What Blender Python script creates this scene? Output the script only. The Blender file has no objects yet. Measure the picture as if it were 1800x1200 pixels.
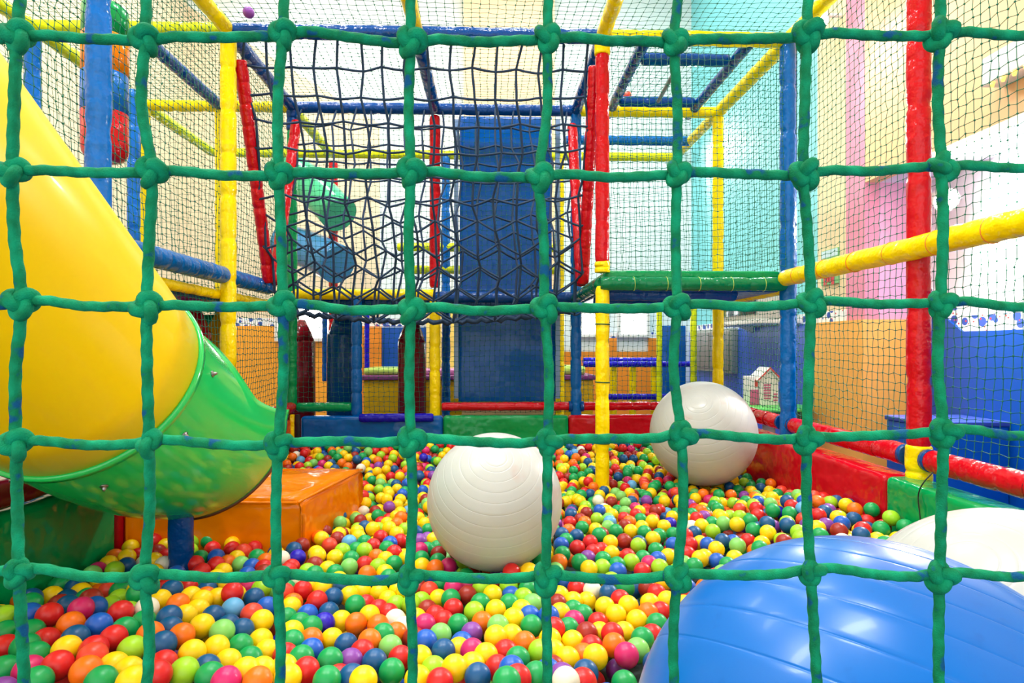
import bpy, bmesh, math, random
import numpy as np
from mathutils import Vector, Matrix

# ---------------------------------------------------------------- camera, world, lights, exposure
scene = bpy.context.scene
col = scene.collection
H = 1.25                                   # eye height above the hall floor
YAW = math.atan(35 / 1050.0)
F = 1050.0                                 # focal length in pixels of the 1800 wide frame
cam_data = bpy.data.cameras.new('camera')
cam_data.sensor_width = 36.0
cam_data.lens = 36.0 * F / 1800.0
cam_data.shift_y = 10.0 / 1800.0
cam_data.clip_start = 0.02
cam = bpy.data.objects.new('camera', cam_data)
cam.location = (0, 0, H)
cam.rotation_euler = (math.pi / 2, 0, -YAW)
col.objects.link(cam)
scene.camera = cam

world = bpy.data.worlds.new('world')
scene.world = world
world.use_nodes = True
world.node_tree.nodes['Background'].inputs[0].default_value = (0.93, 0.97, 1.0, 1)
world.node_tree.nodes['Background'].inputs[1].default_value = 1.9

vs = scene.view_settings
vs.view_transform = 'Standard'
vs.look = 'None'
vs.gamma = 1.0
vs.use_curve_mapping = False
vs.exposure = 0.36

def area_light(name, loc, size, power, target, color=(0.97, 0.985, 1)):
    d = bpy.data.lights.new(name, 'AREA')
    d.shape = 'RECTANGLE'; d.size, d.size_y = size
    d.energy = power; d.color = color
    o = bpy.data.objects.new(name, d)
    o.location = loc
    o.rotation_euler = (Vector(target) - Vector(loc)).to_track_quat('-Z', 'Y').to_euler()
    col.objects.link(o)
    return o
# soft fill lights added out of view under the ceiling, without housings
CEIL_FILLS = [(-2.6, 1.6), (0.4, 1.6), (-2.6, 4.6), (0.4, 4.6), (-2.6, 7.4), (0.6, 7.4)]
for lx, ly in CEIL_FILLS:
    area_light('ceiling_fill_light', (lx, ly, 6.9), (1.5, 0.5), 170 if ly < 3 else 75, (lx, ly, 0))

# ---------------------------------------------------------------- helpers
rng = np.random.default_rng(7)
random.seed(7)
cY, sY = math.cos(YAW), math.sin(YAW)

def P(px, py, Y):
    """world point at depth Y seen at a pixel of the 1800x1200 photograph (used to survey the place)"""
    cx = (px - 900) / F; cz = (610 - py) / F
    t = Y / (cY - cx * sY)
    return np.array([t * (cx * cY + sY), Y, H + t * cz])

def PX(px, py, X):
    cx = (px - 900) / F; cz = (610 - py) / F
    t = X / (cx * cY + sY)
    return np.array([X, t * (cY - cx * sY), H + t * cz])

def PZ(px, py, Z):
    cx = (px - 900) / F; cz = (610 - py) / F
    t = (Z - H) / cz
    return np.array([t * (cx * cY + sY), t * (cY - cx * sY), Z])

def project(p):
    x = p[..., 0] * cY - p[..., 1] * sY
    y = p[..., 0] * sY + p[..., 1] * cY
    return 900 + F * x / y, 610 - F * (p[..., 2] - H) / y

def srgb(r, g, b):
    return tuple(((c / 255) / 12.92 if c / 255 <= 0.04045 else ((c / 255 + 0.055) / 1.055) ** 2.4) for c in (r, g, b)) + (1,)

MATS = {}
def mat(name, rgb, rough=0.5, spec=0.5, bump=0.0, bscale=20.0, coat=0.0, metal=0.0, emit=0.0, vary=0.0, bdist=0.02, trans=0.0):
    if name in MATS:
        return MATS[name]
    m = bpy.data.materials.new(name); m.use_nodes = True
    nt = m.node_tree; b = nt.nodes['Principled BSDF']
    c = srgb(*rgb)
    b.inputs['Base Color'].default_value = c
    b.inputs['Roughness'].default_value = rough
    b.inputs['Specular IOR Level'].default_value = spec
    b.inputs['Coat Weight'].default_value = coat
    b.inputs['Coat Roughness'].default_value = 0.08
    b.inputs['Metallic'].default_value = metal
    if trans: b.inputs['Transmission Weight'].default_value = trans
    if emit:
        b.inputs['Emission Color'].default_value = c
        b.inputs['Emission Strength'].default_value = emit
    if bump or vary:
        tc = nt.nodes.new('ShaderNodeTexCoord')
        n = nt.nodes.new('ShaderNodeTexNoise')
        n.inputs['Scale'].default_value = bscale; n.inputs['Detail'].default_value = 3
        nt.links.new(tc.outputs['Object'], n.inputs['Vector'])
        if bump:
            bp = nt.nodes.new('ShaderNodeBump')
            bp.inputs['Strength'].default_value = bump; bp.inputs['Distance'].default_value = bdist
            nt.links.new(n.outputs['Fac'], bp.inputs['Height'])
            nt.links.new(bp.outputs['Normal'], b.inputs['Normal'])
        if vary:
            mx = nt.nodes.new('ShaderNodeMix'); mx.data_type = 'RGBA'
            mx.inputs[6].default_value = tuple(x * (1 - vary) for x in c[:3]) + (1,)
            mx.inputs[7].default_value = tuple(min(1, x * (1 + vary)) for x in c[:3]) + (1,)
            nt.links.new(n.outputs['Fac'], mx.inputs[0])
            nt.links.new(mx.outputs[2], b.inputs['Base Color'])
    MATS[name] = m
    return m

def vinyl(name, rgb, bump=0.45, bscale=13):
    return mat('vinyl_' + name, rgb, rough=0.16, spec=0.3, bump=bump, bscale=bscale, coat=0.0, bdist=0.04)

YEL = vinyl('yellow', (255, 226, 0))
BLU = vinyl('blue', (0, 98, 178))
NAVY = vinyl('navy', (0, 66, 138))
RED = vinyl('red', (196, 8, 26))
GRN = vinyl('green', (0, 150, 84))
DGRN = vinyl('dark_green', (0, 118, 72))
INDIGO = vinyl('indigo', (22, 14, 190))
LBLU = vinyl('light_blue', (14, 108, 202))
MAROON = vinyl('maroon', (120, 16, 26), bump=0.4, bscale=6)
BAGBLUE = vinyl('bag_blue', (4, 72, 134), bump=0.4, bscale=6)
PADG = vinyl('pad_green', (0, 152, 80), bump=1.0, bscale=4)
PADR = vinyl('pad_red', (198, 10, 30), bump=1.0, bscale=4)
PADB = vinyl('pad_blue', (0, 96, 182), bump=1.0, bscale=4)
ORANGE_V = vinyl('orange', (246, 132, 0), bump=0.7, bscale=4)
LIME = vinyl('lime', (196, 232, 110))
PURPLE = vinyl('purple', (130, 62, 120))
PINKV = vinyl('pink', (226, 146, 200))
OCHRE = vinyl('ochre', (205, 164, 6))
WHITE = mat('white_plastic', (238, 238, 234), rough=0.35)
BLACK = mat('black_rubber', (18, 18, 20), rough=0.6)
STEEL = mat('steel', (150, 150, 150), rough=0.3, metal=1.0)
GREYM = mat('grey_metal', (128, 128, 126), rough=0.5)
NETM = mat('net_twine', (0, 108, 84), rough=0.7)

def mesh_obj(name, V, Fc, material, parent=None, smooth=True, mats=None, midx=None):
    me = bpy.data.meshes.new(name)
    me.from_pydata([tuple(v) for v in V], [], [tuple(int(i) for i in f) for f in Fc])
    if smooth:
        me.polygons.foreach_set('use_smooth', [len(f) <= 4 for f in Fc])
    for m in (mats or [material]):
        me.materials.append(m)
    if midx is not None:
        me.polygons.foreach_set('material_index', midx)
    me.update()
    o = bpy.data.objects.new(name, me); col.objects.link(o)
    if parent is not None:
        o.parent = parent
    return o

def np_mesh(name, V, Fa, mats, midx=None, smooth=True):
    """V (n,3), Fa (m,k) arrays -> mesh data, fast"""
    me = bpy.data.meshes.new(name)
    k = Fa.shape[1]
    me.vertices.add(len(V)); me.vertices.foreach_set('co', np.asarray(V, dtype=np.float32).ravel())
    me.loops.add(Fa.size); me.loops.foreach_set('vertex_index', Fa.astype(np.int32).ravel())
    me.polygons.add(len(Fa))
    me.polygons.foreach_set('loop_start', np.arange(0, Fa.size, k, dtype=np.int32))
    for m in mats: me.materials.append(m)
    if midx is not None: me.polygons.foreach_set('material_index', np.asarray(midx, dtype=np.int32))
    me.polygons.foreach_set('use_smooth', np.full(len(Fa), smooth))
    me.update(calc_edges=True); me.validate()
    return me

def link(name, me, parent=None):
    o = bpy.data.objects.new(name, me); col.objects.link(o)
    if parent is not None: o.parent = parent
    return o

def tag(o, label=None, cat=None, group=None, kind=None):
    if label: o['label'] = label
    if cat: o['category'] = cat
    if group: o['group'] = group
    if kind: o['kind'] = kind
    return o

def empty(name, label, cat, loc=(0, 0, 0), group=None):
    o = bpy.data.objects.new(name, None); o.empty_display_size = 0.1
    o.location = loc; col.objects.link(o)
    return tag(o, label, cat, group)

def sweep(path, radii, sides=14, caps=True, lobes=0, twist=0.0, lobe_amp=0.08, closed=False):
    path = np.asarray(path, float); n = len(path)
    radii = np.broadcast_to(np.asarray(radii, float), (n,))
    if closed:
        tan = np.roll(path, -1, 0) - np.roll(path, 1, 0)
    else:
        tan = np.gradient(path, axis=0)
    tan /= np.linalg.norm(tan, axis=1)[:, None] + 1e-12
    ref = np.array([0, 0, 1.0]) if abs(tan[0][2]) < 0.9 else np.array([1.0, 0, 0])
    u = np.cross(tan[0], ref); u /= np.linalg.norm(u)
    V = []; L = 0.0
    th = np.linspace(0, 2 * np.pi, sides, endpoint=False)
    for i in range(n):
        if i:
            L += np.linalg.norm(path[i] - path[i - 1])
            u = u - tan[i] * np.dot(u, tan[i]); u /= np.linalg.norm(u)
        w = np.cross(tan[i], u)
        r = radii[i]
        rr = r * (1 + lobe_amp * np.cos(lobes * th - twist * L)) if lobes else np.full(sides, r)
        V.append(path[i] + rr[:, None] * (np.cos(th)[:, None] * u + np.sin(th)[:, None] * w))
    V = np.concatenate(V)
    Fc = []
    m = n if closed else n - 1
    for i in range(m):
        a = i * sides; b = ((i + 1) % n) * sides
        for k in range(sides):
            k2 = (k + 1) % sides
            Fc.append((a + k, a + k2, b + k2, b + k))
    if caps and not closed:
        Fc.append(tuple(range(sides - 1, -1, -1)))
        Fc.append(tuple((n - 1) * sides + k for k in range(sides)))
    return V, Fc

def smooth_path(pts, per=8):
    """Catmull-Rom through the points"""
    p = np.asarray(pts, float)
    q = np.vstack([2 * p[0] - p[1], p, 2 * p[-1] - p[-2]])
    out = []
    for i in range(1, len(q) - 2):
        for t in np.linspace(0, 1, per, endpoint=False):
            out.append(0.5 * ((2 * q[i]) + (-q[i - 1] + q[i + 1]) * t + (2 * q[i - 1] - 5 * q[i] + 4 * q[i + 1] - q[i + 2]) * t ** 2
                              + (-q[i - 1] + 3 * q[i] - 3 * q[i + 1] + q[i + 2]) * t ** 3))
    out.append(q[-2])
    return np.array(out)

def box_mesh(x0, x1, y0, y1, z0, z1, bevel=0.0, seg=2):
    bm = bmesh.new()
    bmesh.ops.create_cube(bm, size=1)
    for v in bm.verts:
        v.co = Vector((x0 + (v.co.x + .5) * (x1 - x0), y0 + (v.co.y + .5) * (y1 - y0), z0 + (v.co.z + .5) * (z1 - z0)))
    if bevel:
        bmesh.ops.bevel(bm, geom=bm.edges[:], offset=bevel, segments=seg, profile=0.6, affect='EDGES')
    return bm

def bm_obj(name, bm, material, parent=None, smooth=False):
    me = bpy.data.meshes.new(name); bm.to_mesh(me); bm.free()
    me.materials.append(material)
    if smooth:
        me.polygons.foreach_set('use_smooth', [True] * len(me.polygons))
    o = bpy.data.objects.new(name, me); col.objects.link(o)
    if parent is not None: o.parent = parent
    return o

def box(name, x0, x1, y0, y1, z0, z1, material, parent=None, bevel=0.0, seg=2, smooth=None):
    return bm_obj(name, box_mesh(x0, x1, y0, y1, z0, z1, bevel, seg), material, parent, bool(bevel) if smooth is None else smooth)

def struct(o):
    o['kind'] = 'structure'; return o

def prism_x(name, poly, x0, x1, material, parent=None):
    """polygon given in (y,z) extruded along x"""
    n = len(poly)
    V = [(x0, y, z) for y, z in poly] + [(x1, y, z) for y, z in poly]
    Fc = [tuple(range(n)), tuple(range(2 * n - 1, n - 1, -1))] + [(i, i + n, (i + 1) % n + n, (i + 1) % n) for i in range(n)]
    o = mesh_obj(name, V, Fc, material, parent, smooth=False)
    fix_normals(o); return o

def prism_y(name, poly, y0, y1, material, parent=None):
    n = len(poly)
    V = [(x, y0, z) for x, z in poly] + [(x, y1, z) for x, z in poly]
    Fc = [tuple(range(n)), tuple(range(2 * n - 1, n - 1, -1))] + [(i, i + n, (i + 1) % n + n, (i + 1) % n) for i in range(n)]
    o = mesh_obj(name, V, Fc, material, parent, smooth=False)
    fix_normals(o); return o

def fix_normals(o):
    bm = bmesh.new(); bm.from_mesh(o.data)
    bmesh.ops.recalc_face_normals(bm, faces=bm.faces[:])
    bm.to_mesh(o.data); bm.free()

def pipe_geo(p0, p1, r=0.046, tie=0.22, sides=16, dip=0.13, wob=0.004):
    """foam padded tube: fat between its cable ties"""
    p0 = np.asarray(p0, float); p1 = np.asarray(p1, float)
    L = np.linalg.norm(p1 - p0)
    n = max(2, int(round(L / tie)))
    ts = []
    for i in range(n):
        for f in (0.03, 0.09, 0.2, 0.5, 0.8, 0.91, 0.97):
            ts.append((i + f) / n)
    ts = np.array([0.0] + ts + [1.0])
    ph = (ts * n) % 1.0
    d = np.minimum(ph, 1 - ph)
    rad = r * (1 - dip * np.exp(-(d / 0.045) ** 2) + 0.02 * np.sin(ph * np.pi))
    rad[0] *= 0.9; rad[-1] *= 0.9
    path = p0 + ts[:, None] * (p1 - p0)
    j = rng.normal(size=(len(ts), 3)) * wob * 0.3
    path = path + j * (d > 0.1)[:, None]
    return sweep(path, rad, sides)

def pipe(name, p0, p1, material, parent, label=None, r=0.046, tie=0.22, sides=16, dip=0.10):
    V, Fc = pipe_geo(p0, p1, r, tie, sides, dip)
    o = mesh_obj(name, V, Fc, material, parent)
    if label: o['label'] = label
    return o

def ring(name, c, axis, r, thick, material, parent, label=None, squash=1.0):
    axis = np.asarray(axis, float); axis /= np.linalg.norm(axis)
    ref = np.array([0, 0, 1.0]) if abs(axis[2]) < 0.9 else np.array([1.0, 0, 0])
    u = np.cross(axis, ref); u /= np.linalg.norm(u); w = np.cross(axis, u)
    t = np.linspace(0, 2 * np.pi, 20, endpoint=False)
    path = np.asarray(c) + r * (np.cos(t)[:, None] * u + np.sin(t)[:, None] * w)
    V, Fc = sweep(path, thick, 5, closed=True)
    o = mesh_obj(name, V, Fc, material, parent)
    if label: o['label'] = label
    return o

# survey of the play frame: a 1.22 m module
XA, XB, XC, XD = -1.70, -0.49, 0.725, 1.966
Y0, Y1, Y2, Y3 = 2.69, 3.91, 5.14, 6.36
XL = XA - 1.23                              # outer left bay
TOP, PLAT, RAIL = H + 2.04, H + 0.46, H - 0.51
PADTOP = H - 0.60
SURF = 0.39                                 # top of the ball layer

# ---------------------------------------------------------------- the hall
XW, YB, XLW, ZC = 3.1, 9.2, -4.6, 7.0
XALC, YALC, ZALC = 3.62, 4.87, 2.62
WALLH = 1.45
FLOORM = mat('floor_mat', (60, 84, 140), rough=0.5, vary=0.1, bscale=3)
CREAM = (234, 216, 184)

def painted(name, zones, axis, default, rough=0.7):
    """wall paint in vertical bands: zones [(upper limit, rgb)...] along an axis of object space"""
    m = bpy.data.materials.new(name); m.use_nodes = True
    nt = m.node_tree; b = nt.nodes['Principled BSDF']; b.inputs['Roughness'].default_value = rough
    tc = nt.nodes.new('ShaderNodeTexCoord'); sp = nt.nodes.new('ShaderNodeSeparateXYZ')
    nt.links.new(tc.outputs['Object'], sp.inputs[0])
    cur = nt.nodes.new('ShaderNodeRGB'); cur.outputs[0].default_value = srgb(*default); out = cur.outputs[0]
    for lim, rgb in sorted(zones, key=lambda z: -z[0]):
        c = nt.nodes.new('ShaderNodeMath'); c.operation = 'LESS_THAN'; c.inputs[1].default_value = lim
        nt.links.new(sp.outputs[axis], c.inputs[0])
        mx = nt.nodes.new('ShaderNodeMix'); mx.data_type = 'RGBA'
        nt.links.new(c.outputs[0], mx.inputs[0]); nt.links.new(out, mx.inputs[6])
        mx.inputs[7].default_value = srgb(*rgb); out = mx.outputs[2]
    nt.links.new(out, b.inputs['Base Color'])
    n = nt.nodes.new('ShaderNodeTexNoise'); n.inputs['Scale'].default_value = 60
    nt.links.new(tc.outputs['Object'], n.inputs['Vector'])
    bp = nt.nodes.new('ShaderNodeBump'); bp.inputs['Strength'].default_value = 0.15; bp.inputs['Distance'].default_value = 0.01
    nt.links.new(n.outputs['Fac'], bp.inputs['Height']); nt.links.new(bp.outputs['Normal'], b.inputs['Normal'])
    return m

def back_paint():
    # cream paint on the left part of the back wall, its upper edge slanting down to the right
    m = painted('paint_back', [(XSPLIT, CREAM)], 'X', (226, 242, 245))
    nt = m.node_tree; b = nt.nodes['Principled BSDF']
    src = b.inputs['Base Color'].links[0].from_socket
    sp = next(n for n in nt.nodes if n.type == 'SEPXYZ')
    q1, q2 = P(525, 130, YB), P(590, 170, YB)
    k = (q2[2] - q1[2]) / (q2[0] - q1[0])
    mu = nt.nodes.new('ShaderNodeMath'); mu.operation = 'MULTIPLY_ADD'
    mu.inputs[1].default_value = -k; nt.links.new(sp.outputs['X'], mu.inputs[0]); nt.links.new(sp.outputs['Z'], mu.inputs[2])
    gt = nt.nodes.new('ShaderNodeMath'); gt.operation = 'GREATER_THAN'; gt.inputs[1].default_value = q1[2] - k * q1[0]
    nt.links.new(mu.outputs[0], gt.inputs[0])
    mx = nt.nodes.new('ShaderNodeMix'); mx.data_type = 'RGBA'
    nt.links.new(gt.outputs[0], mx.inputs[0]); nt.links.new(src, mx.inputs[6]); mx.inputs[7].default_value = srgb(232, 242, 242)
    nt.links.new(mx.outputs[2], b.inputs['Base Color'])
    return m
XSPLIT = P(668, 400, YB)[0]
struct(box('floor', XLW, 3.9, -2.0, YB, -0.1, 0.0, FLOORM))
struct(box('ceiling', XLW, 3.9, -2.0, YB, ZC, ZC + 0.1, mat('ceiling_paint', (240, 244, 246), rough=0.8)))
XSPLIT = P(668, 400, YB)[0]
struct(box('wall_back', XLW, 3.9, YB, YB + 0.15, 0, ZC,
           back_paint()))
# the tall painted pilaster behind the blue sheet
struct(box('wall_pilaster', P(815, 100, YB - .2)[0], P(975, 100, YB - .2)[0], YB - 0.2, YB, 0, ZC, mat('paint_peach', (244, 208, 162), rough=0.7)))
struct(box('wall_left', XLW - 0.15, XLW, -2.0, YB, 0, ZC, mat('paint_cream', CREAM, rough=0.75)))
yc1 = PX(1437, 300, XW)[1]; yc2 = PX(1487, 300, XW)[1]
struct(box('wall_right', XW, XW + 0.12, YALC, YB, 0, ZC,
           painted('paint_right', [(yc2, (220, 138, 166)), (yc1, (230, 208, 166))], 'Y', (128, 214, 222))))
struct(box('wall_bulkhead', XW, XW + 0.12, -2.0, YALC, ZALC, ZC, mat('paint_peach2', (230, 186, 138), rough=0.7)))
struct(box('wall_alcove_end', XW + 0.12, XALC + 0.1, YALC, YALC + 0.12, 0, ZALC, mat('paint_pink', (234, 164, 200), rough=0.6)))
struct(box('wall_alcove_back', XALC, XALC + 0.12, -2.0, YALC, 0, ZALC, mat('paint_white', (244, 244, 248), rough=0.6)))
struct(box('ceiling_alcove', XW + 0.12, XALC + 0.12, -2.0, YALC, ZALC, ZALC + 0.1, mat('paint_lavender', (226, 222, 240), rough=0.6)))

# front wall added out of view: piers and tall openings for streak reflections
struct(box('wall_unseen_front', XLW, 3.9, -2.15, -2.0, 4.9, ZC, MATS['paint_cream']))
for k, (xa_, xb_) in enumerate(((XLW, -4.2), (-2.9, -2.3), (-1.0, -.4), (.9, 1.5), (2.8, 3.9))):
    struct(box('wall_unseen_pier_%d' % (k + 1), xa_, xb_, -2.15, -2.0, 0, 4.9, MATS['paint_cream']))

# painted dado boards and the printed paper border above them
def border_mat():
    m = bpy.data.materials.new('paper_border'); m.use_nodes = True
    nt = m.node_tree; b = nt.nodes['Principled BSDF']; b.inputs['Roughness'].default_value = 0.6
    tc = nt.nodes.new('ShaderNodeTexCoord')
    mp = nt.nodes.new('ShaderNodeMapping'); mp.inputs['Scale'].default_value = (11, 11, 11)
    nt.links.new(tc.outputs['Object'], mp.inputs['Vector'])
    v = nt.nodes.new('ShaderNodeTexVoronoi'); v.inputs['Scale'].default_value = 1.0
    nt.links.new(mp.outputs[0], v.inputs['Vector'])
    r = nt.nodes.new('ShaderNodeValToRGB'); r.color_ramp.interpolation = 'CONSTANT'
    e = r.color_ramp.elements
    e[0].position = 0; e[0].color = srgb(52, 86, 176)
    e[1].position = 0.40; e[1].color = srgb(240, 244, 246)
    nt.links.new(v.outputs['Distance'], r.inputs[0])
    v2 = nt.nodes.new('ShaderNodeTexVoronoi'); v2.inputs['Scale'].default_value = 2.3
    nt.links.new(mp.outputs[0], v2.inputs['Vector'])
    r2 = nt.nodes.new('ShaderNodeValToRGB'); r2.color_ramp.interpolation = 'CONSTANT'
    e = r2.color_ramp.elements
    e[0].position = 0; e[0].color = (1, 1, 1, 1); e[1].position = 0.2; e[1].color = (0, 0, 0, 1)
    nt.links.new(v2.outputs['Distance'], r2.inputs[0])
    hs = nt.nodes.new('ShaderNodeValToRGB'); hs.color_ramp.interpolation = 'CONSTANT'
    e = hs.color_ramp.elements
    e[0].position = 0; e[0].color = srgb(220, 60, 60); e[1].position = 0.5; e[1].color = srgb(245, 214, 150)
    x = e.new(0.7); x.color = srgb(120, 190, 220)
    sep = nt.nodes.new('ShaderNodeSeparateColor'); nt.links.new(v2.outputs['Color'], sep.inputs[0]); nt.links.new(sep.outputs[0], hs.inputs[0])
    mx = nt.nodes.new('ShaderNodeMix'); mx.data_type = 'RGBA'
    nt.links.new(r2.outputs[0], mx.inputs[0]); nt.links.new(r.outputs[0], mx.inputs[6]); nt.links.new(hs.outputs[0], mx.inputs[7])
    nt.links.new(mx.outputs[2], b.inputs['Base Color'])
    return m
BORDER = border_mat()
DADO_O = mat('dado_orange', (250, 166, 36), rough=0.45)
DADO_O2 = mat('dado_deep_orange', (238, 142, 30), rough=0.45)
DADO_B = mat('dado_blue', (0, 80, 176), rough=0.3)
DADO_B2 = mat('dado_periwinkle', (62, 100, 216), rough=0.3)
DADO_O3 = mat('dado_light_orange', (252, 184, 84), rough=0.4)
DADO_Y = mat('dado_yellow', (250, 216, 110), rough=0.5)
n_trim = [0]
def trim(o):
    n_trim[0] += 1; o.name = 'trim_%d' % n_trim[0]; return struct(o)
xo1 = P(640, 600, YB)[0]; xo2 = P(672, 600, YB)[0]; xo3 = P(752, 600, YB)[0]
trim(box('t', XLW, xo1, YB - 0.03, YB, 0, WALLH + .12, DADO_O))
trim(box('t', xo1 - .02, xo2, YB - 0.1, YB, 0, WALLH + .10, DADO_O2))
trim(box('t', xo2, xo3, YB - 0.03, YB, 0, WALLH + .10, DADO_B))
trim(box('t', xo3, P(810, 600, YB)[0], YB - 0.21, YB - .18, 0, WALLH + 0.55, DADO_Y))
trim(box('t', XLW, xo3, YB - 0.012, YB, WALLH + .12, WALLH + .24, BORDER))
# crenellated orange dado by the windows
xs = [P(p, 600, YB)[0] for p in (1070, 1083, 1139, 1156)]
zs = [P(1000, y, YB)[2] for y in (594, 618)]
xl = P(985, 600, YB)[0]
trim(prism_y('t', [(xl, 0), (xs[3] + .05, 0), (xs[3] + .05, zs[0]), (xs[2], zs[0]), (xs[2], zs[1]), (xs[1], zs[1]), (xs[1], zs[0]), (xs[0], zs[0]), (xs[0], zs[1]), (xl, zs[1])], YB - .05, YB, DADO_O2))
trim(box('t', xs[0], xs[1], YB - .05, YB, zs[0] , zs[0] + .09, BORDER))
trim(box('t', xs[2], xs[3] + .05, YB - .05, YB, zs[0], zs[0] + .09, BORDER))
yo = PX(1433, 600, XW)[1]
trim(box('t', XW - 0.03, XW, yo, YB, 0, WALLH + .03, DADO_B2))
trim(box('t', XW - 0.035, XW, YALC, yo, 0, WALLH + .03, DADO_O3))
trim(box('t', XW - 0.012, XW, YALC + .25, yo, WALLH + .03, WALLH + .13, BORDER))
trim(box('t', XW - 0.012, XW, yo, YB, WALLH + .03, WALLH + .13, BORDER))
trim(box('t', XW - 0.035, XALC, YALC - 0.03, YALC, 0, WALLH + .03, DADO_O3))
zb = H + 0.12
trim(prism_x('t', [(-2, 0), (YALC - .03, 0), (YALC - .03, zb + .26), (YALC - .42, zb), (-2, zb)], XALC - .03, XALC, DADO_B))
trim(prism_x('t', [(-2, zb), (YALC - .42, zb), (YALC - .03, zb + .26), (YALC - .03, zb + .40), (YALC - .42, zb + .12), (-2, zb + .12)], XALC - .012, XALC, BORDER))

# daylit windows in the back wall, and a glowing pane for lamp glare
GLOW = mat('daylight_glare_pane', (255, 255, 255), emit=7.0)
def window(n, px0, px1, py0, py1, Y=YB):
    a = P(px0, py1, Y); b = P(px1, py0, Y)
    w = struct(box('window_%d' % n, a[0], b[0], Y - .06, Y - .02, a[2], b[2], GLOW))
    for nm, q in (('window_frame', (a[0] - .05, a[0], a[2] - .05, b[2] + .05)), ('window_frame', (b[0], b[0] + .05, a[2] - .05, b[2] + .05)),
                  ('window_frame', (a[0], b[0], b[2], b[2] + .05)), ('window_sill', (a[0], b[0], a[2] - .05, a[2]))):
        box(nm, q[0], q[1], Y - .09, Y - .0, q[2], q[3], WHITE, w)
window(1, 1090, 1134, 552, 587)
window(2, 1022, 1046, 552, 587)
window(3, 492, 586, 536, 594, YB - .02)  # lamp glare imitated by a glowing pane in window form

# spot lamps on the hall walls (the star-shaped glints of the photograph)
BULB = mat('lamp_glass', (255, 250, 236), emit=60.0)
def spot_lamp(label, p, wall, power, aim, radius=0.06, cone=130):
    t = empty('wall_spotlight', label, 'spotlight', tuple(p), 'spotlights on the hall walls')
    p = np.zeros(3); d = np.array(aim, float) - np.array(t.location); d /= np.linalg.norm(d)
    V, Fc = sweep([p - d * .16, p - d * .14, p - d * .03, p], [.03, .065, .085, .09], 18)
    mesh_obj('lamp_housing', V, Fc, WHITE, t)
    V, Fc = sweep([p + d * .001, p + d * .008], [.078, .06], 18)
    mesh_obj('lamp_lens', V, Fc, BULB, t)
    w = np.array(wall, float)
    V, Fc = sweep([p - d * .12, p - d * .12 + w], [.018, .018], 8)
    mesh_obj('lamp_arm', V, Fc, WHITE, t)
    L = bpy.data.lights.new('spotlight_light', 'SPOT'); L.energy = power; L.shadow_soft_size = radius
    L.spot_size = math.radians(cone); L.spot_blend = 0.6; L.color = (1, 0.96, 0.9)
    o = bpy.data.objects.new('spotlight_light', L); o.location = tuple(d * .05)
    o.rotation_euler = Vector(d).to_track_quat('-Z', 'Y').to_euler(); o.parent = t; col.objects.link(o)
spot_lamp('bright round spotlight far back beside the yellow top bar', P(1199, 258, YB - .35), (0, .35, 0), 200, (0, 3, .4))
spot_lamp('bright spotlight high on the right wall above the pink stripe', PX(1438, 36, XW - .25), (.3, 0, 0), 140, (0, 2.2, .4))
spot_lamp('bright spotlight in the white alcove behind the red post', PX(1664, 352, XALC - .2), (.2, 0, 0), 260, (2.6, 1.0, .9), cone=179)

# slim light box on the peach wall
t = empty('wall_light_box', 'slim white light box on the peach wall, small amber lamps below', 'wall light')
p = PX(1764, 138, XW); q = PX(1850, 70, XW)
zc = (H + 1.62)
box('housing', XW - .14, XW, q[1], p[1], zc - .05, zc + .12, WHITE, t, bevel=.01)
for k in range(4):
    y = p[1] - .07 - k * .075
    V, Fc = sweep([(XW - .13, y, zc - .05), (XW - .13, y, zc - .075)], [.014, .008], 10)
    mesh_obj('bulb', V, Fc, mat('amber_bulb', (255, 190, 60), emit=4), t)

# small picture on the cream strip of the right wall (its figures are left out)
t = empty('wall_picture', 'small green and sky-blue picture on the cream wall strip', 'picture')
a = PX(1446, 506, XW); b = PX(1476, 434, XW)
box('backing', XW - .015, XW, b[1], a[1], a[2] + .02, b[2], mat('poster_green', (120, 186, 120), rough=.5), t)
box('sky_print', XW - .017, XW - .015, b[1] + .005, a[1] - .005, a[2] + .27, b[2] - .005, mat('poster_sky', (196, 222, 232), rough=.5), t)
for k, (u, v, w2, h2) in enumerate(((.16, .2, .05, .1), (.30, .2, .06, .055), (.46, .2, .05, .06), (.62, .22, .05, .12))):
    yy = a[1] + (b[1] - a[1]) * (u + .1); zz = a[2] + v * (b[2] - a[2])
    box('letter_print', XW - .018, XW - .015, yy - w2 / 2, yy + w2 / 2, zz - h2 / 2, zz + h2 / 2, mat('poster_red', (206, 60, 70), rough=.5), t)

# ---------------------------------------------------------------- play frame: padded posts and bars
frame = empty('climbing_structure', 'large climbing structure of padded yellow, blue, red and green tubes around the ball pit', 'climbing structure')
def bar(x0, y0, z0, x1, y1, z1, m, name='beam', label=None, r=0.046, tie=0.24, dip=0.14):
    return pipe(name, (x0, y0, z0), (x1, y1, z1), m, frame, label, r=r, tie=tie, dip=dip)
def post(x, y, z0, z1, m, label=None, r=0.046, tie=0.28, dip=0.17):
    return pipe('post', (x, y, z0), (x, y, z1), m, frame, label, r=r, tie=tie, dip=dip)

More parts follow.
